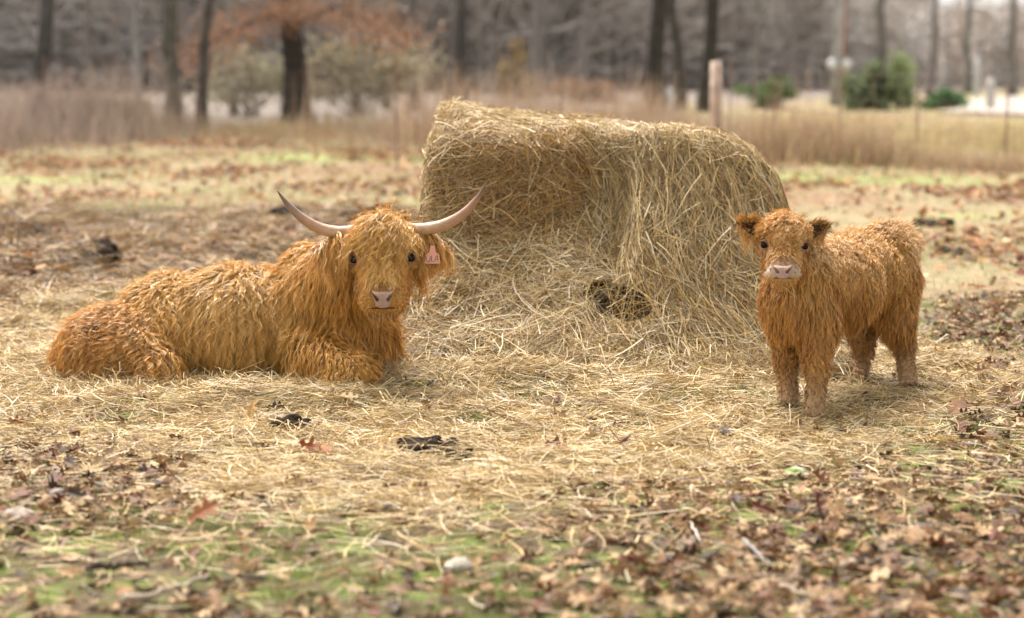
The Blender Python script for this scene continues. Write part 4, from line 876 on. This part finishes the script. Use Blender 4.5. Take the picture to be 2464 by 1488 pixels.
for px, py, s_, k, c, yw, pt, rl, lb in (
        (603, 1028, .105, 3, (.62, .38, .15), 1.2, -.9, .3, "tan oak leaf standing upright in the hay beside a dark dung pat"),
        (835, 995, .10, 5, (.66, .46, .24), .1, .1, .2, "pale tan oak leaf lying on hay just above the dark dung pat"),
        (745, 1100, .10, 2, (.30, .08, .03), .3, .3, .9, "dark red oak leaf curled up in the middle of the hay"),
        (785, 1112, .09, 7, (.38, .16, .06), 2.2, -.3, -.5, "reddish brown oak leaf just right of the dark red curled leaf on the hay"),
        (1345, 1100, .13, 9, (.24, .08, .035), .5, .25, .7, "dark curled oak leaf on the hay directly below the bale hollow"),
        (488, 1272, .12, 4, (.36, .13, .05), .4, -.5, .6, "rust coloured curled oak leaf standing on moss in the left foreground"),
        (1970, 1262, .11, 6, (.16, .05, .03), 1.9, -.7, .4, "very dark maroon oak leaf standing up in the litter below the calf"),
        (1078, 1462, .075, 8, (.28, .12, .055), 1.3, -.8, .3, "blurred rust leaf standing at the bottom edge near the pale rock"),
        (40, 1042, .1, 1, (.34, .12, .05), .7, .2, .8, "reddish oak leaf on the hay at the left edge"),
        (1130, 862, .09, 10, (.55, .36, .22), .1, .1, .3, "small pale leaf on the hay heap at the foot of the bale"),
        (2300, 1010, .13, 11, (.33, .17, .09), .8, -.5, .5, "large brown leaf cluster leaf standing at the hay edge far right")):
    p = GP(px, py); leaf_obj(k, 0, (p[0], p[1], float(terr(p[0], p[1])) + .04 + .01 * abs(pt)), s_, rotm(np.array(yw), np.array(pt), np.array(rl)), lb, None, c)
# leaves over the far pasture
qf = scatter(15000, -12, 12, 11, 38, lambda x, y: (.12 + .88 * ss(0, .7, sn(np.stack([x * .5, y * .4], -1), .5, 81))) * (1 - .6 * old_hay(x, y)), r); nf_ = len(qf)
RMf = rotm(r.uniform(0, 6.283, nf_), r.normal(size=nf_) * .3, r.normal(size=nf_) * .4); A = Acc()
leaf_stuff(A, LVs, np.arange(nf_), qf, terr(qf[:, 0], qf[:, 1]) + r.uniform(.01, .05, nf_), r.uniform(.08, .15, nf_), RMf, r.integers(0, 14, nf_), (LEAFC * np.array([1.15, .95, .9]))[r.integers(0, len(LEAFC), nf_)] * r.uniform(.9, 1.5, (nf_, 1)))
o = link("scattered_leaves", A.mesh("scattered_leaves"), M_LEAF); tag(o, "reddish dead leaves scattered over the pasture behind the animals", "leaves", kind="stuff")

# ------------------------------------------------------------------ stones, dung, sticks
def lump(name, c, rad, col, mat, seed, label, cat, group=None, amp=.25, f=6.0, moss=None):
    V, Q, _ = sphere(V3(0, 0, 0), 1, 26); D = nz(V); rr = np.random.default_rng(seed)
    m = 1 + amp * sn(D, .35, seed) + amp * .5 * sn(D, .9, seed + 1) + amp * .2 * sn(D, f / 3, seed + 2)
    if name == 'dung_pat':
        Vs = [(D * np.array(rad) * rr.uniform(.25, .55) * V3(1, 1, 1.6) * (1 + .3 * sn(D + k, .6, seed + k))[:, None] + V3(rr.normal() * rad[0] * .45, rr.normal() * rad[1] * .45, rr.normal() * rad[2] * .2)) for k in range(11)]; Vs = [v_ * V3(1.25, 1.25, 1.5) for v_ in Vs]; m_ = len(V); Q = np.vstack([Q + k * m_ for k in range(11)]); V = np.vstack(Vs); D = nz(V)
    else: V = D * m[:, None] * np.array(rad)
    C = np.tile(np.array(col, float), (len(V), 1)) * (1 + .15 * sn(D, 1.2, seed + 5))[:, None]
    if moss is not None:
        w_ = ss(.1, .5, sn(D, .5, seed + 3) + D[:, 2] * .4)[:, None]; C = C * (1 - w_) + np.array(moss) * w_
    o = link(name, np_mesh(name, V, Q, C, True), mat, loc=(c[0], c[1], float(terr(c[0], c[1])) + rad[2] * .45)); o.rotation_euler[2] = rr.uniform(0, 6)
    return tag(o, label, cat, group)
lump("rock", GP(1105, 1372), (.040, .035, .03), (.52, .46, .36), M_ROCK, 1, "pale rounded rock in the blurred foreground below centre", "rock")
lump("rock", GP(1920, 1150), (.04, .032, .028), (.50, .48, .38), M_ROCK, 4, "white rock with green moss in the leaf litter left of the calf's shadow", "rock", moss=(.25, .33, .08))
lump("rock", GP(38, 1255), (.055, .04, .028), (.42, .34, .27), M_ROCK, 7, "flat tan rock at the left edge in the leaves", "rock")
lump("rock", GP(137, 1222), (.035, .03, .03), (.30, .24, .2), M_ROCK, 9, "small grey brown rock beside the tan rock at left", "rock")
lump("rock", GP(1655, 1310), (.04, .03, .02), (.40, .28, .2), M_ROCK, 12, "small brownish stone among the leaves below centre right", "rock")
for px, py, rd, lb in ((695, 1036, (.085, .10, .035), "black dung pat in the hay beside the upright tan leaf"), (1035, 1088, (.085, .08, .032), "left dark dung pat in the hay below centre"), (1125, 1100, (.045, .045, .028), "small dark dung lump right of the pat below centre"),
                       (240, 648, (.14, .11, .05), "dark wet clod on the old hay behind the cow"), (45, 640, (.08, .06, .03), "small dark clod at the left edge behind the cow"), (2245, 545, (.11, .1, .035), "dark clod in the pasture just right of the calf's rump"), (2290, 612, (.08, .08, .03), "dark flat clod in the grass right of the calf"), (700, 535, (.2, .15, .06), "dark heap of rotten hay behind the left horn")):
    lump("dung_pat", GP(px, py), rd, (.03, .019, .011), M_CLOD, int(px) % 37 + 13, lb, "dung", amp=.45, f=14)
def stick(pts, rad, col, label):
    pts = np.array([V3(*[*GP(px, py)[:2], float(terr(*GP(px, py)[:2])) + h_]) for px, py, h_ in pts]); K = 14; T = np.linspace(0, 1, len(pts)); tt = np.linspace(0, 1, K)
    P = np.stack([np.interp(tt, T, pts[:, i]) for i in range(3)], 1) + rng.normal(size=(K, 3)) * rad * .35
    v, q_, t_ = tube(P, rad * (1 - .5 * tt) * rng.uniform(.85, 1.15, K), 8); A = Acc(); A.add(v, q_, col, t_)
    tag(link("stick", A.mesh("stick", True), M_BARK), label, "stick")
stick([(290, 1468, .02), (400, 1455, .03), (505, 1420, .03)], .010, (.42, .33, .24), "long bare stick blurred in the lower left corner")
stick([(1880, 1440, .03), (1980, 1468, .02)], .009, (.5, .38, .27), "short pale stick blurred at the bottom right")
stick([(2020, 1395, .03), (2110, 1375, .03)], .016, (.4, .3, .2), "thick piece of branch among the leaves lower right")
stick([(1655, 1265, .03), (1690, 1320, .02)], .004, (.6, .5, .42), "thin white twig in the litter right of centre")
stick([(210, 1385, .02), (355, 1385, .03)], .014, (.1, .07, .045), "dark rotten branch blurred in the left foreground")
stick([(1790, 1330, .05), (1850, 1375, .02)], .006, (.4, .38, .34), "grey lichened twig below the dark maroon leaf")

# ------------------------------------------------------------------ fences
def fence(name, posts, label, hgt, wires, wood=()):
    c0 = posts[0]; root = thing(name, V3(c0[0], c0[1], 0), label, "fence")
    for i, p in enumerate(posts):
        x, y, hh = p[0], p[1], p[2]; z0 = float(terr(x, y)); A = Acc()
        if i in wood:
            ln = rng.normal() * .02; v, q_, t_ = tube([V3(x, y, z0 - .1), V3(x + ln, y, z0 + hh * .6), V3(x + 2 * ln, y, z0 + hh)], [.092, .09, .07], 14); A.add(v, q_, (.80, .60, .47), t_)
            link("wooden_post", A.mesh("wooden_post", True), M_BARK, root)
        else:
            for dx, dy, w_, d_ in ((0, 0, .012, .004), (0, .011, .004, .012)):
                a_, b_ = V3(x - w_ + dx, y - d_ + dy, z0 - .1), V3(x + w_ + dx, y + d_ + dy, z0 + hh)
                v = np.array([[X_, Y_, Z_] for X_ in (a_[0], b_[0]) for Y_ in (a_[1], b_[1]) for Z_ in (a_[2], b_[2])])
                A.add(v, np.array([[0, 1, 3, 2], [4, 6, 7, 5], [0, 4, 5, 1], [2, 3, 7, 6], [0, 2, 6, 4], [1, 5, 7, 3]]), (.34, .22, .16))
            link("metal_post", A.mesh("metal_post"), M_METAL, root)
    A = Acc()
    for p, p2 in zip(posts[:-1], posts[1:]):
        a_, b_ = V3(*p[:2], 0), V3(*p2[:2], 0); Ls = np.linalg.norm(b_ - a_); K = 8; tt = np.linspace(0, 1, K)
        base = a_ + (b_ - a_) * tt[:, None]; base[:, 2] = terr(base[:, 0], base[:, 1])
        for h_ in wires:
            v, q_, t_ = tube(base + V3(0, -.02, h_), np.full(K, .0022), 4); A.add(v, q_, (.25, .2, .17), t_)
        for t0 in np.arange(.1, Ls, .2):
            c = a_ + (b_ - a_) * (t0 / Ls); z0 = float(terr(c[0], c[1])); v, q_, t_ = tube([c + V3(0, -.02, z0 + wires[0]), c + V3(0, -.02, z0 + wires[-1])], [.0018, .0018], 4); A.add(v, q_, (.25, .2, .17), t_)
    link("wire_mesh", A.mesh("wire_mesh"), M_METAL, root)
def FP(px, py, h): p = GP(px, py); return (p[0], p[1], h)
W8 = (.05, .2, .35, .5, .68, .86, 1.05, 1.2)
fence("wire_fence", [FP(1722, 372, 1.32), FP(1755, 376, 1.35), FP(1860, 382, 1.15), FP(2020, 390, 1.15), FP(2205, 398, 1.2), FP(2420, 408, 1.15), FP(2620, 418, 1.3)], "woven wire fence with rusty posts and one pale wooden corner post right of the bale", 1.2, W8, wood=(0,))
fence("wire_fence", [FP(1722, 374, 1.3), FP(1350, 384, 1.3), FP(955, 412, 1.5), FP(760, 318, 1.3), FP(600, 322, 1.3), FP(478, 326, 1.4), FP(290, 332, 1.3), FP(112, 340, 1.4), FP(-100, 345, 1.3)], "thin wire fence with rusty posts running along the woods left of the bale", 1.2, (.3, .6, .9, 1.15))
# dead weeds along the fence lines
def weeds(name, pts, n, spread, h0, h1, wd, pal, label, r):
    pts = np.array([GP(*p)[:2] for p in pts]); seg = np.linalg.norm(np.diff(pts, axis=0), axis=1); cs = np.concatenate([[0], np.cumsum(seg)]); t = r.uniform(0, cs[-1], n)
    x = np.interp(t, cs, pts[:, 0]) + r.normal(size=n) * spread * .3; y = np.interp(t, cs, pts[:, 1]) + r.normal(size=n) * spread
    nb = .35 + .65 * ss(-.5, .8, sn(np.stack([x, y * .3], -1), .35, 91)); K = 5; s = np.linspace(0, 1, K)[None, :, None]
    ld = nz(np.stack([r.normal(size=n), r.normal(size=n) * .4, np.zeros(n)], -1)); h = (r.uniform(h0, h1, n) * nb)[:, None, None]
    P = np.stack([x, y, terr(x, y)], -1)[:, None] + (V3(0, 0, 1) * s + ld[:, None] * .4 * s ** 1.8 * r.uniform(0, 1.6, (n, 1, 1))) * h
    pal = np.array(pal); C = pal[r.integers(0, len(pal), n)] * r.uniform(.75, 1.25, (n, 1))
    V, Q, C = ribbons(P, wd * (1 - .7 * s[..., 0]) * r.uniform(.6, 1.3, (n, 1)), nz(np.cross(ld, V3(0, 0, 1))), C)
    tag(link(name, np_mesh(name, V, Q, C), M_GRASS), label, "weeds", kind="stuff")
RUST = [(.42, .26, .16), (.5, .34, .21), (.36, .22, .13), (.55, .41, .26)]
weeds("dead_weeds", [(1740, 378), (2620, 418)], 5000, .5, .25, .75, .006, RUST + [(.6, .46, .24)], "rusty dead weeds and grass growing through the right fence", r)
weeds("dead_weeds", [(900, 340), (1350, 330), (1740, 345)], 6500, 2.6, .3, 1.45, .008, RUST + [(.38, .27, .19), (.5, .38, .28)], "tall rusty dead weeds behind the hay bale", r)
weeds("dead_weeds", [(-200, 345), (330, 335)], 6500, 2.2, .2, 1.5, .009, [(.42, .31, .24), (.48, .36, .28), (.34, .26, .2)], "brown dead brush along the wood edge at left", r)
weeds("dead_weeds", [(330, 325), (900, 318)], 6000, 1.6, .1, .5, .008, [(.45, .3, .17), (.5, .38, .22), (.36, .3, .16)], "low dry weeds at the foot of the dark tree trunks", r)
weeds("dead_weeds", [(1700, 330), (2700, 345)], 12000, 4, .15, .5, .01, [(.55, .42, .22), (.5, .45, .2), (.6, .4, .22)], "pale dry meadow grass beyond the right fence", r)

# ------------------------------------------------------------------ trees, poles, road
def woody(A, base, top, r0, r1, r, lean=0, n=14, K=12, wig=.04, col=(.2, .17, .14)):
    t = np.linspace(0, 1, K); P = base + (top - base) * t[:, None]; P[1:] += np.cumsum(r.normal(size=(K - 1, 3)) * V3(1, 1, .1) * wig, 0)
    rad = r0 + (r1 - r0) * t; rad[0] *= 1.5; rad[1] *= 1.08; v, q_, t_ = tube(P, rad, n); A.add(v, q_, col, t_); return P, rad
def tree(px, py, wpx, lean, label, name="bare_tree", col=(.17, .145, .12), height=11, seed=0, leaves=False, Y=None, group=None, low=.28):
    r = np.random.default_rng(1000 + seed + int(px)); p = GP(px, py) if Y is None else P3(px, 300, Y); x, y = p[0], p[1]; z0 = float(terr(x, y))
    rad = wpx / FPX * y * .5; root = thing(name, V3(x, y, z0), label, "tree", group)
    A = Acc(); base = V3(x, y, z0 - .2); top = V3(x + lean * height, y + r.normal() * .5, z0 + height)
    P, rd = woody(A, base, top, rad * 1.05, rad * .2, r, n=16, K=14, wig=.06, col=col)
    link("trunk", A.mesh("trunk", True), M_BARK, root)
    A = Acc(); tips = []
    for k in range(15):
        f = low + (.97 - low) * k / 14; i = f * 13; i0 = int(i); s0 = P[i0] + (P[min(i0 + 1, 13)] - P[i0]) * (i - i0); r_ = np.interp(i, range(14), rd) * .5
        az = r.uniform(0, 6.283); L_ = (height * .42) * (1.1 - f) + .8; d = V3(math.cos(az), math.sin(az), r.uniform(.25, .9))
        e = s0 + nz(d) * L_; Pb, rb = woody(A, s0, e, r_ / 1.5, r_ * .2, r, n=5, K=6, wig=.09, col=col)
        for j in range(7):
            g_ = r.uniform(.25, 1); b0 = Pb[0] + (Pb[-1] - Pb[0]) * g_; d2 = nz(nz(Pb[-1] - Pb[0]) + r.normal(size=3) * .6); L2 = L_ * r.uniform(.2, .45)
            m = 9; s = np.linspace(0, 1, 4)[None, :, None]; dd = nz(d2 + r.normal(size=(m, 3)) * .55); st0 = b0 + d2 * (r.random((m, 1)) * L2)
            Pt = st0[:, None] + dd[:, None] * s * L2 * r.uniform(.4, 1, (m, 1, 1)) + r.normal(size=(m, 4, 3)) * .03
            v, q_, c_ = ribbons(Pt, np.full((m, 4), max(.006, rad * .035)) * (1 - .6 * s[..., 0]), nz(r.normal(size=(m, 3))), np.tile(np.array(col) * 1.1, (m, 1))); A.add(v, q_, c_)
            tips.append(Pt.reshape(-1, 3))
    link("crown", A.mesh("crown"), M_TWIG, root); return root, np.vstack(tips), r
TR = [(62, 322, 40, .16, "grey leaning tree at the far left edge of the woods", (.10, .09, .078)),
      (415, 316, 38, .0, "upright grey brown tree left of the slim tree and the dark oak", (.13, .115, .085)),
      (482, 312, 26, -.01, "slim tree just left of the dark oak", (.13, .11, .09)),
      (1003, 262, 24, .0, "slim trunk behind the left end of the bale", (.17, .15, .13)),
      (1078, 245, 24, .05, "left one of the two leaning trunks above the bale's high corner", (.12, .105, .09)),
      (1112, 245, 28, .05, "right one of the two leaning trunks above the bale's high corner", (.08, .07, .06)),
      (1290, 235, 30, .01, "faint pale trunk above the middle of the bale", (.24, .215, .19)),
      (1576, 275, 44, .03, "thick dark trunk, left of the group above the bale", (.055, .048, .04)),
      (1636, 265, 28, .0, "thinner trunk between the two thick dark trunks above the bale", (.09, .08, .068)),
      (1697, 270, 36, .015, "dark trunk right behind the wooden corner post", (.06, .052, .042)),
      (2114, 262, 30, .005, "trunk in front of the green shrub right of the utility pole", (.19, .165, .14)),
      (225, 290, 18, .02, "thin pole like tree between the leaning tree and the grey brown tree", (.23, .2, .17)),
      (330, 280, 16, -.02, "thin pale tree in the woods left of the grey brown tree", (.3, .28, .25)),
      (565, 280, 18, .01, "thin tree in the woods between the slim tree and the dark oak", (.25, .22, .18)),
      (862, 270, 18, -.02, "thin tree right of the dark oak", (.24, .2, .16)),
      (930, 260, 16, .02, "thin pale tree halfway between the dark oak and the bale", (.28, .25, .21)),
      (1400, 225, 22, .04, "faint leaning tree over the right part of the bale top", (.25, .22, .2)),
      (1812, 240, 18, .02, "thin tree right of the wooden corner post", (.26, .23, .2)),
      (1905, 235, 20, -.01, "thin tree left of the utility pole", (.24, .21, .19)),
      (2235, 235, 20, .02, "thin tree right of the green shrub", (.24, .21, .19)),
      (2330, 225, 18, -.02, "thin tree in front of the far ridge under the patch of sky", (.22, .2, .18)),
      (2435, 230, 22, .01, "tree near the right edge beyond the gravel drive", (.2, .18, .16))]
for i, (px, py, w_, ln, lb, c) in enumerate(TR): tree(px, py, w_, ln, lb, col=c, seed=i, height=12 if px < 1900 else 7.5, low=.48 if px < 1650 else .66)
# the oak that keeps its rusty leaves
root, tips, r2 = tree(716, 300, 62, .0, "thick dark oak trunk under an arch of rusty leaves left of the bale", name="oak_tree", col=(.055, .045, .035), seed=99, low=.42, height=9)
A = Acc(); pb = GP(716, 300); lp = []
arch = [(445, 158), (500, 110), (560, 72), (640, 40), (716, 22), (800, 20), (870, 45), (930, 85), (990, 125)]
Yo = pb[1] - 1.0; mid = P3(716, 40, pb[1])
for (pa, pc) in zip(arch[:-1], arch[1:]):
    for k in range(3):
        f = r2.random(); px = pa[0] + (pc[0] - pa[0]) * f; py = pa[1] + (pc[1] - pa[1]) * f; c = P3(px, py, Yo + r2.uniform(-1.3, 1.3)); lp.append(c + r2.normal(size=(110, 3)) * V3(.42, .5, .2))
for k in range(15): c = P3(r2.uniform(500, 960), r2.uniform(-160, 10), Yo + r2.uniform(-1.5, 1.5)); lp.append(c + r2.normal(size=(40, 3)) * V3(.5, .5, .3))
for sx in (arch[:5][::-1], arch[4:]):
    pts = np.array([mid + V3(0, 0, -.1)] + [P3(a_, b_, Yo + .3) for a_, b_ in sx[1:]]); v, q_, t_ = tube(pts, np.linspace(.07, .015, len(pts)), 7); A.add(v, q_, (.07, .055, .045), t_)
link("limb", A.mesh("limb", True), M_BARK, root)
lp = np.vstack(lp); N = len(lp); A = Acc()
leaf_stuff(A, LVs, np.arange(N), lp[:, :2], lp[:, 2], r2.uniform(.08, .14, N), rotm(r2.uniform(0, 6.28, N), r2.normal(size=N), r2.normal(size=N)), r2.integers(0, 14, N), np.array([(.46, .25, .15), (.52, .31, .19), (.36, .2, .12)])[r2.integers(0, 3, N)] * r2.uniform(.8, 1.3, (N, 1)))
link("foliage", A.mesh("foliage"), M_LEAF, root)
def shrub(px, py, wpx, hpx, pal, label, name, n=900, lsz=.05, stems=True):
    p = GP(px, py); r = np.random.default_rng(int(px)); y = p[1]; sc = y / FPX; z0 = float(terr(p[0], y)); root = thing(name, V3(p[0], y, z0), label, "shrub")
    A = Acc()
    for k in range(9):
        e = V3(p[0] + r.normal() * wpx * sc * .22, y + r.normal() * .2, z0 + hpx * sc * r.uniform(.5, .9)); woody(A, V3(p[0] + r.normal() * .05, y, z0 - .05), e, .02, .006, r, n=5, K=5, wig=.03, col=(.2, .15, .1))
    link("stem", A.mesh("stem"), M_BARK, root)
    cl = r.normal(size=(16, 3)) * V3(wpx * sc * .24, .25, hpx * sc * .2) + V3(p[0], y, z0 + hpx * sc * .5)
    c = cl[r.integers(0, 16, n)] + r.normal(size=(n, 3)) * V3(wpx * sc * .11, .15, hpx * sc * .1); c[:, 2] = np.maximum(c[:, 2], z0 + .03)
    d = nz(r.normal(size=(n, 3)) + V3(0, 0, .3)); s = np.array([-.5, 0, .5])[None, :, None]; P = c[:, None] + d[:, None] * s * lsz * r.uniform(.6, 1.5, (n, 1, 1)); pal = np.array(pal)
    v, q_, c_ = ribbons(P, np.array([[.15, .5, .1]]) * lsz * np.ones((n, 1)) * .6, nz(r.normal(size=(n, 3))), pal[r.integers(0, len(pal), n)] * r.uniform(.7, 1.3, (n, 1)))
    link("foliage", np_mesh("foliage", v, q_, c_), M_GRASS, root)
GR = [(.10, .17, .05), (.16, .24, .07), (.07, .12, .04)]; GL = [(.32, .38, .17), (.38, .44, .21)]
shrub(2080, 262, 90, 100, [(.18, .22, .11), (.23, .27, .13)], "dark green evergreen shrub beside the utility pole", "evergreen_shrub", 2600, .16)
shrub(2160, 262, 110, 110, GL, "bright green evergreen shrub right of the dark one", "evergreen_shrub", 3000, .16)
shrub(2285, 262, 90, 50, [(.1, .2, .07), (.14, .25, .1)], "low green shrub left of the gravel drive", "evergreen_shrub", 1500, .14)
shrub(1848, 258, 110, 70, GR + [(.2, .24, .08)], "small green shrub right of the wooden corner post", "evergreen_shrub", 1500, .13)
shrub(1965, 375, 110, 70, [(.18, .09, .05), (.24, .13, .08)], "dark brown leafless bush against the right fence", "brown_bush", 2200, .07)
shrub(860, 285, 330, 190, [(.38, .32, .2), (.45, .38, .25)], "olive leafed bush right of the dark oak", "olive_shrub", 2600, .13)
shrub(600, 285, 260, 170, [(.36, .32, .2), (.42, .37, .25)], "pale olive bush left of the dark oak", "olive_shrub", 1400, .13)
shrub(1238, 240, 80, 110, [(.3, .2, .1), (.36, .26, .12)], "tan leafed bush above the bale's high corner", "olive_shrub", 1500, .14)
shrub(1400, 250, 160, 60, [(.34, .2, .13), (.42, .26, .17)], "rusty bush behind the top of the bale", "rusty_bush", 1800, .12)
shrub(100, 330, 260, 140, [(.3, .2, .15), (.36, .25, .18)], "brown brushy shrub at the far left edge", "rusty_bush", 1500, .07)
shrub(270, 330, 180, 110, [(.36, .26, .15), (.3, .22, .14)], "brown brushy shrub left of the grey brown tree", "rusty_bush", 1200, .07)
# utility pole
p = GP(2008, 252); root = thing("utility_pole", V3(p[0], p[1], 0), "pale grey utility pole with two white round fittings right of the bale", "pole")
A = Acc(); z0 = float(terr(p[0], p[1])); v, q_, t_ = tube([V3(p[0], p[1], z0 - .3), V3(p[0] + .1, p[1], z0 + 4), V3(p[0] + .2, p[1], z0 + 9)], [.17, .16, .12], 16); A.add(v, q_, (.50, .49, .48), t_); link("pole", A.mesh("pole", True), M_BARK, root)
for px in (2002, 2037):
    c = P3(px, 155, p[1] - .25); v, q_, c_ = sphere(c, (.15, .1, .15), 14, (.85, .84, .8)); link("insulator", np_mesh("insulator", v, q_, c_, True), M_PAINT, root)
v, q_, t_ = tube([P3(1990, 158, p[1] - .12), P3(2048, 158, p[1] - .12)], [.04, .04], 8); A = Acc(); A.add(v, q_, (.4, .38, .36), t_); link("cross_arm", A.mesh("cross_arm"), M_METAL, root)
def post(px, py, hpx, wpx, col, label, cat="post", name="marker_post"):
    p = GP(px, py); s_ = p[1] / FPX; z0 = float(terr(p[0], p[1])); A = Acc(); K = 5; t = np.linspace(0, 1, K)
    v, q_, t_ = tube(np.stack([np.full(K, p[0]), np.full(K, p[1]), z0 - .1 + t * (hpx * s_ + .1)], 1), np.array([1, 1, 1, .97, .6]) * wpx * s_ / 2, 10); A.add(v, q_, col, t_)
    tag(link(name, A.mesh(name, True), M_PAINT), label, cat)
post(2029, 250, 330, 9, (.32, .13, .09), "thin rusty pipe standing just right of the utility pole", "pipe", "rusty_pipe")
post(1612, 275, 62, 18, (.62, .74, .78), "pale blue white marker post between the dark trunks above the bale")
post(2383, 262, 75, 22, (.6, .56, .5), "pale marker post standing in front of the gravel drive")
post(2350, 228, 90, 14, (.68, .66, .64), "short white marker post beyond the gravel drive")
# gravel drive
a0 = [GP(2255, 281), GP(2500, 284), GP(2760, 284)]; b0 = [GP(2330, 243), GP(2500, 228), GP(2760, 214)]
top = np.array(a0 + b0); K = 12; s = np.linspace(0, 1, K); A_ = np.stack([np.interp(s, [0, .5, 1], top[:3, i]) for i in (0, 1)], 1); B_ = np.stack([np.interp(s, [0, .5, 1], top[3:, i]) for i in (0, 1)], 1)
t = np.linspace(0, 1, 8)[None, :, None]; Gd = A_[:, None] * (1 - t) + B_[:, None] * t; zz_ = terr(Gd[..., 0], Gd[..., 1]) + .05; Vd = np.concatenate([Gd, zz_[..., None]], -1).reshape(-1, 3)
i = np.arange(K - 1)[:, None] * 8; j = np.arange(7)[None]; o = link("gravel_drive", np_mesh("gravel_drive", Vd, np.stack([i + j, i + 8 + j, i + 8 + j + 1, i + j + 1], -1).reshape(-1, 4), np.tile((.50, .43, .36), (len(Vd), 1)), True), M_ROCK); tag(o, kind="structure")
# wooded hillside far behind
r = np.random.default_rng(303); N = 10000; y = 80 + 248 * r.random(N) ** 1.35; x = (r.random(N) ** .85 * 1.02 - .58) * y; k = ~((x / y > .08) & (y < 84)); x, y = x[k], y[k]; N = len(x); z = terr(x, y)
hh = r.uniform(8, 13, N) ; hh = np.where(x / y > .165, np.clip(1.45 + .0205 * y - z + r.normal(size=N) * .35, 1.5, 12), hh); colr = np.array([(.56, .50, .45), (.62, .56, .51), (.52, .46, .40), (.70, .65, .60), (.60, .51, .43)])[r.integers(0, 5, N)]  # tones lifted to a pale grey, distance haze put into the colour
s = np.linspace(0, 1, 5)[None, :, None]; B = np.stack([x, y, z], -1); lean = np.stack([r.normal(size=N) * .04, r.normal(size=N) * .04, np.ones(N)], -1)
P = B[:, None] + lean[:, None] * s * hh[:, None, None]; A = Acc()
A.add(*ribbons(P, (r.uniform(.04, .12, N))[:, None] * (1 - .8 * s[..., 0]), np.tile(V3(1, 0, 0), (N, 1)), colr)); A.add(*ribbons(P, (r.uniform(.04, .12, N))[:, None] * (1 - .8 * s[..., 0]), np.tile(V3(0, 1, 0), (N, 1)), colr))
m = 40; f = r.uniform(.02, 1, (N, m)); st0 = B[:, None] + lean[:, None] * (f * hh[:, None])[..., None]; dd = nz(r.normal(size=(N, m, 3)) * V3(1, 1, .5) + V3(0, 0, .7)); L_ = (1.15 - f) * hh[:, None] * .35 + .5
s3 = np.linspace(0, 1, 3)[None, :, None]; capz = np.where(x / y > .165, hh / 12, 1); L_ = L_ * capz[:, None] ** .5; Pt = st0.reshape(-1, 1, 3) + dd.reshape(-1, 1, 3) * s3 * L_.reshape(-1, 1, 1) + r.normal(size=(N * m, 3, 3)) * .15
A.add(*ribbons(Pt, np.full((N * m, 3), .045) * (1 - .5 * s3[..., 0]), nz(r.normal(size=(N * m, 3))), np.repeat(colr * 1.1, m, 0)))
o = link("far_woods", A.mesh("far_woods"), M_TWIG); tag(o, "bare grey brown winter woods covering the hillside in the distance", "woods", kind="stuff")
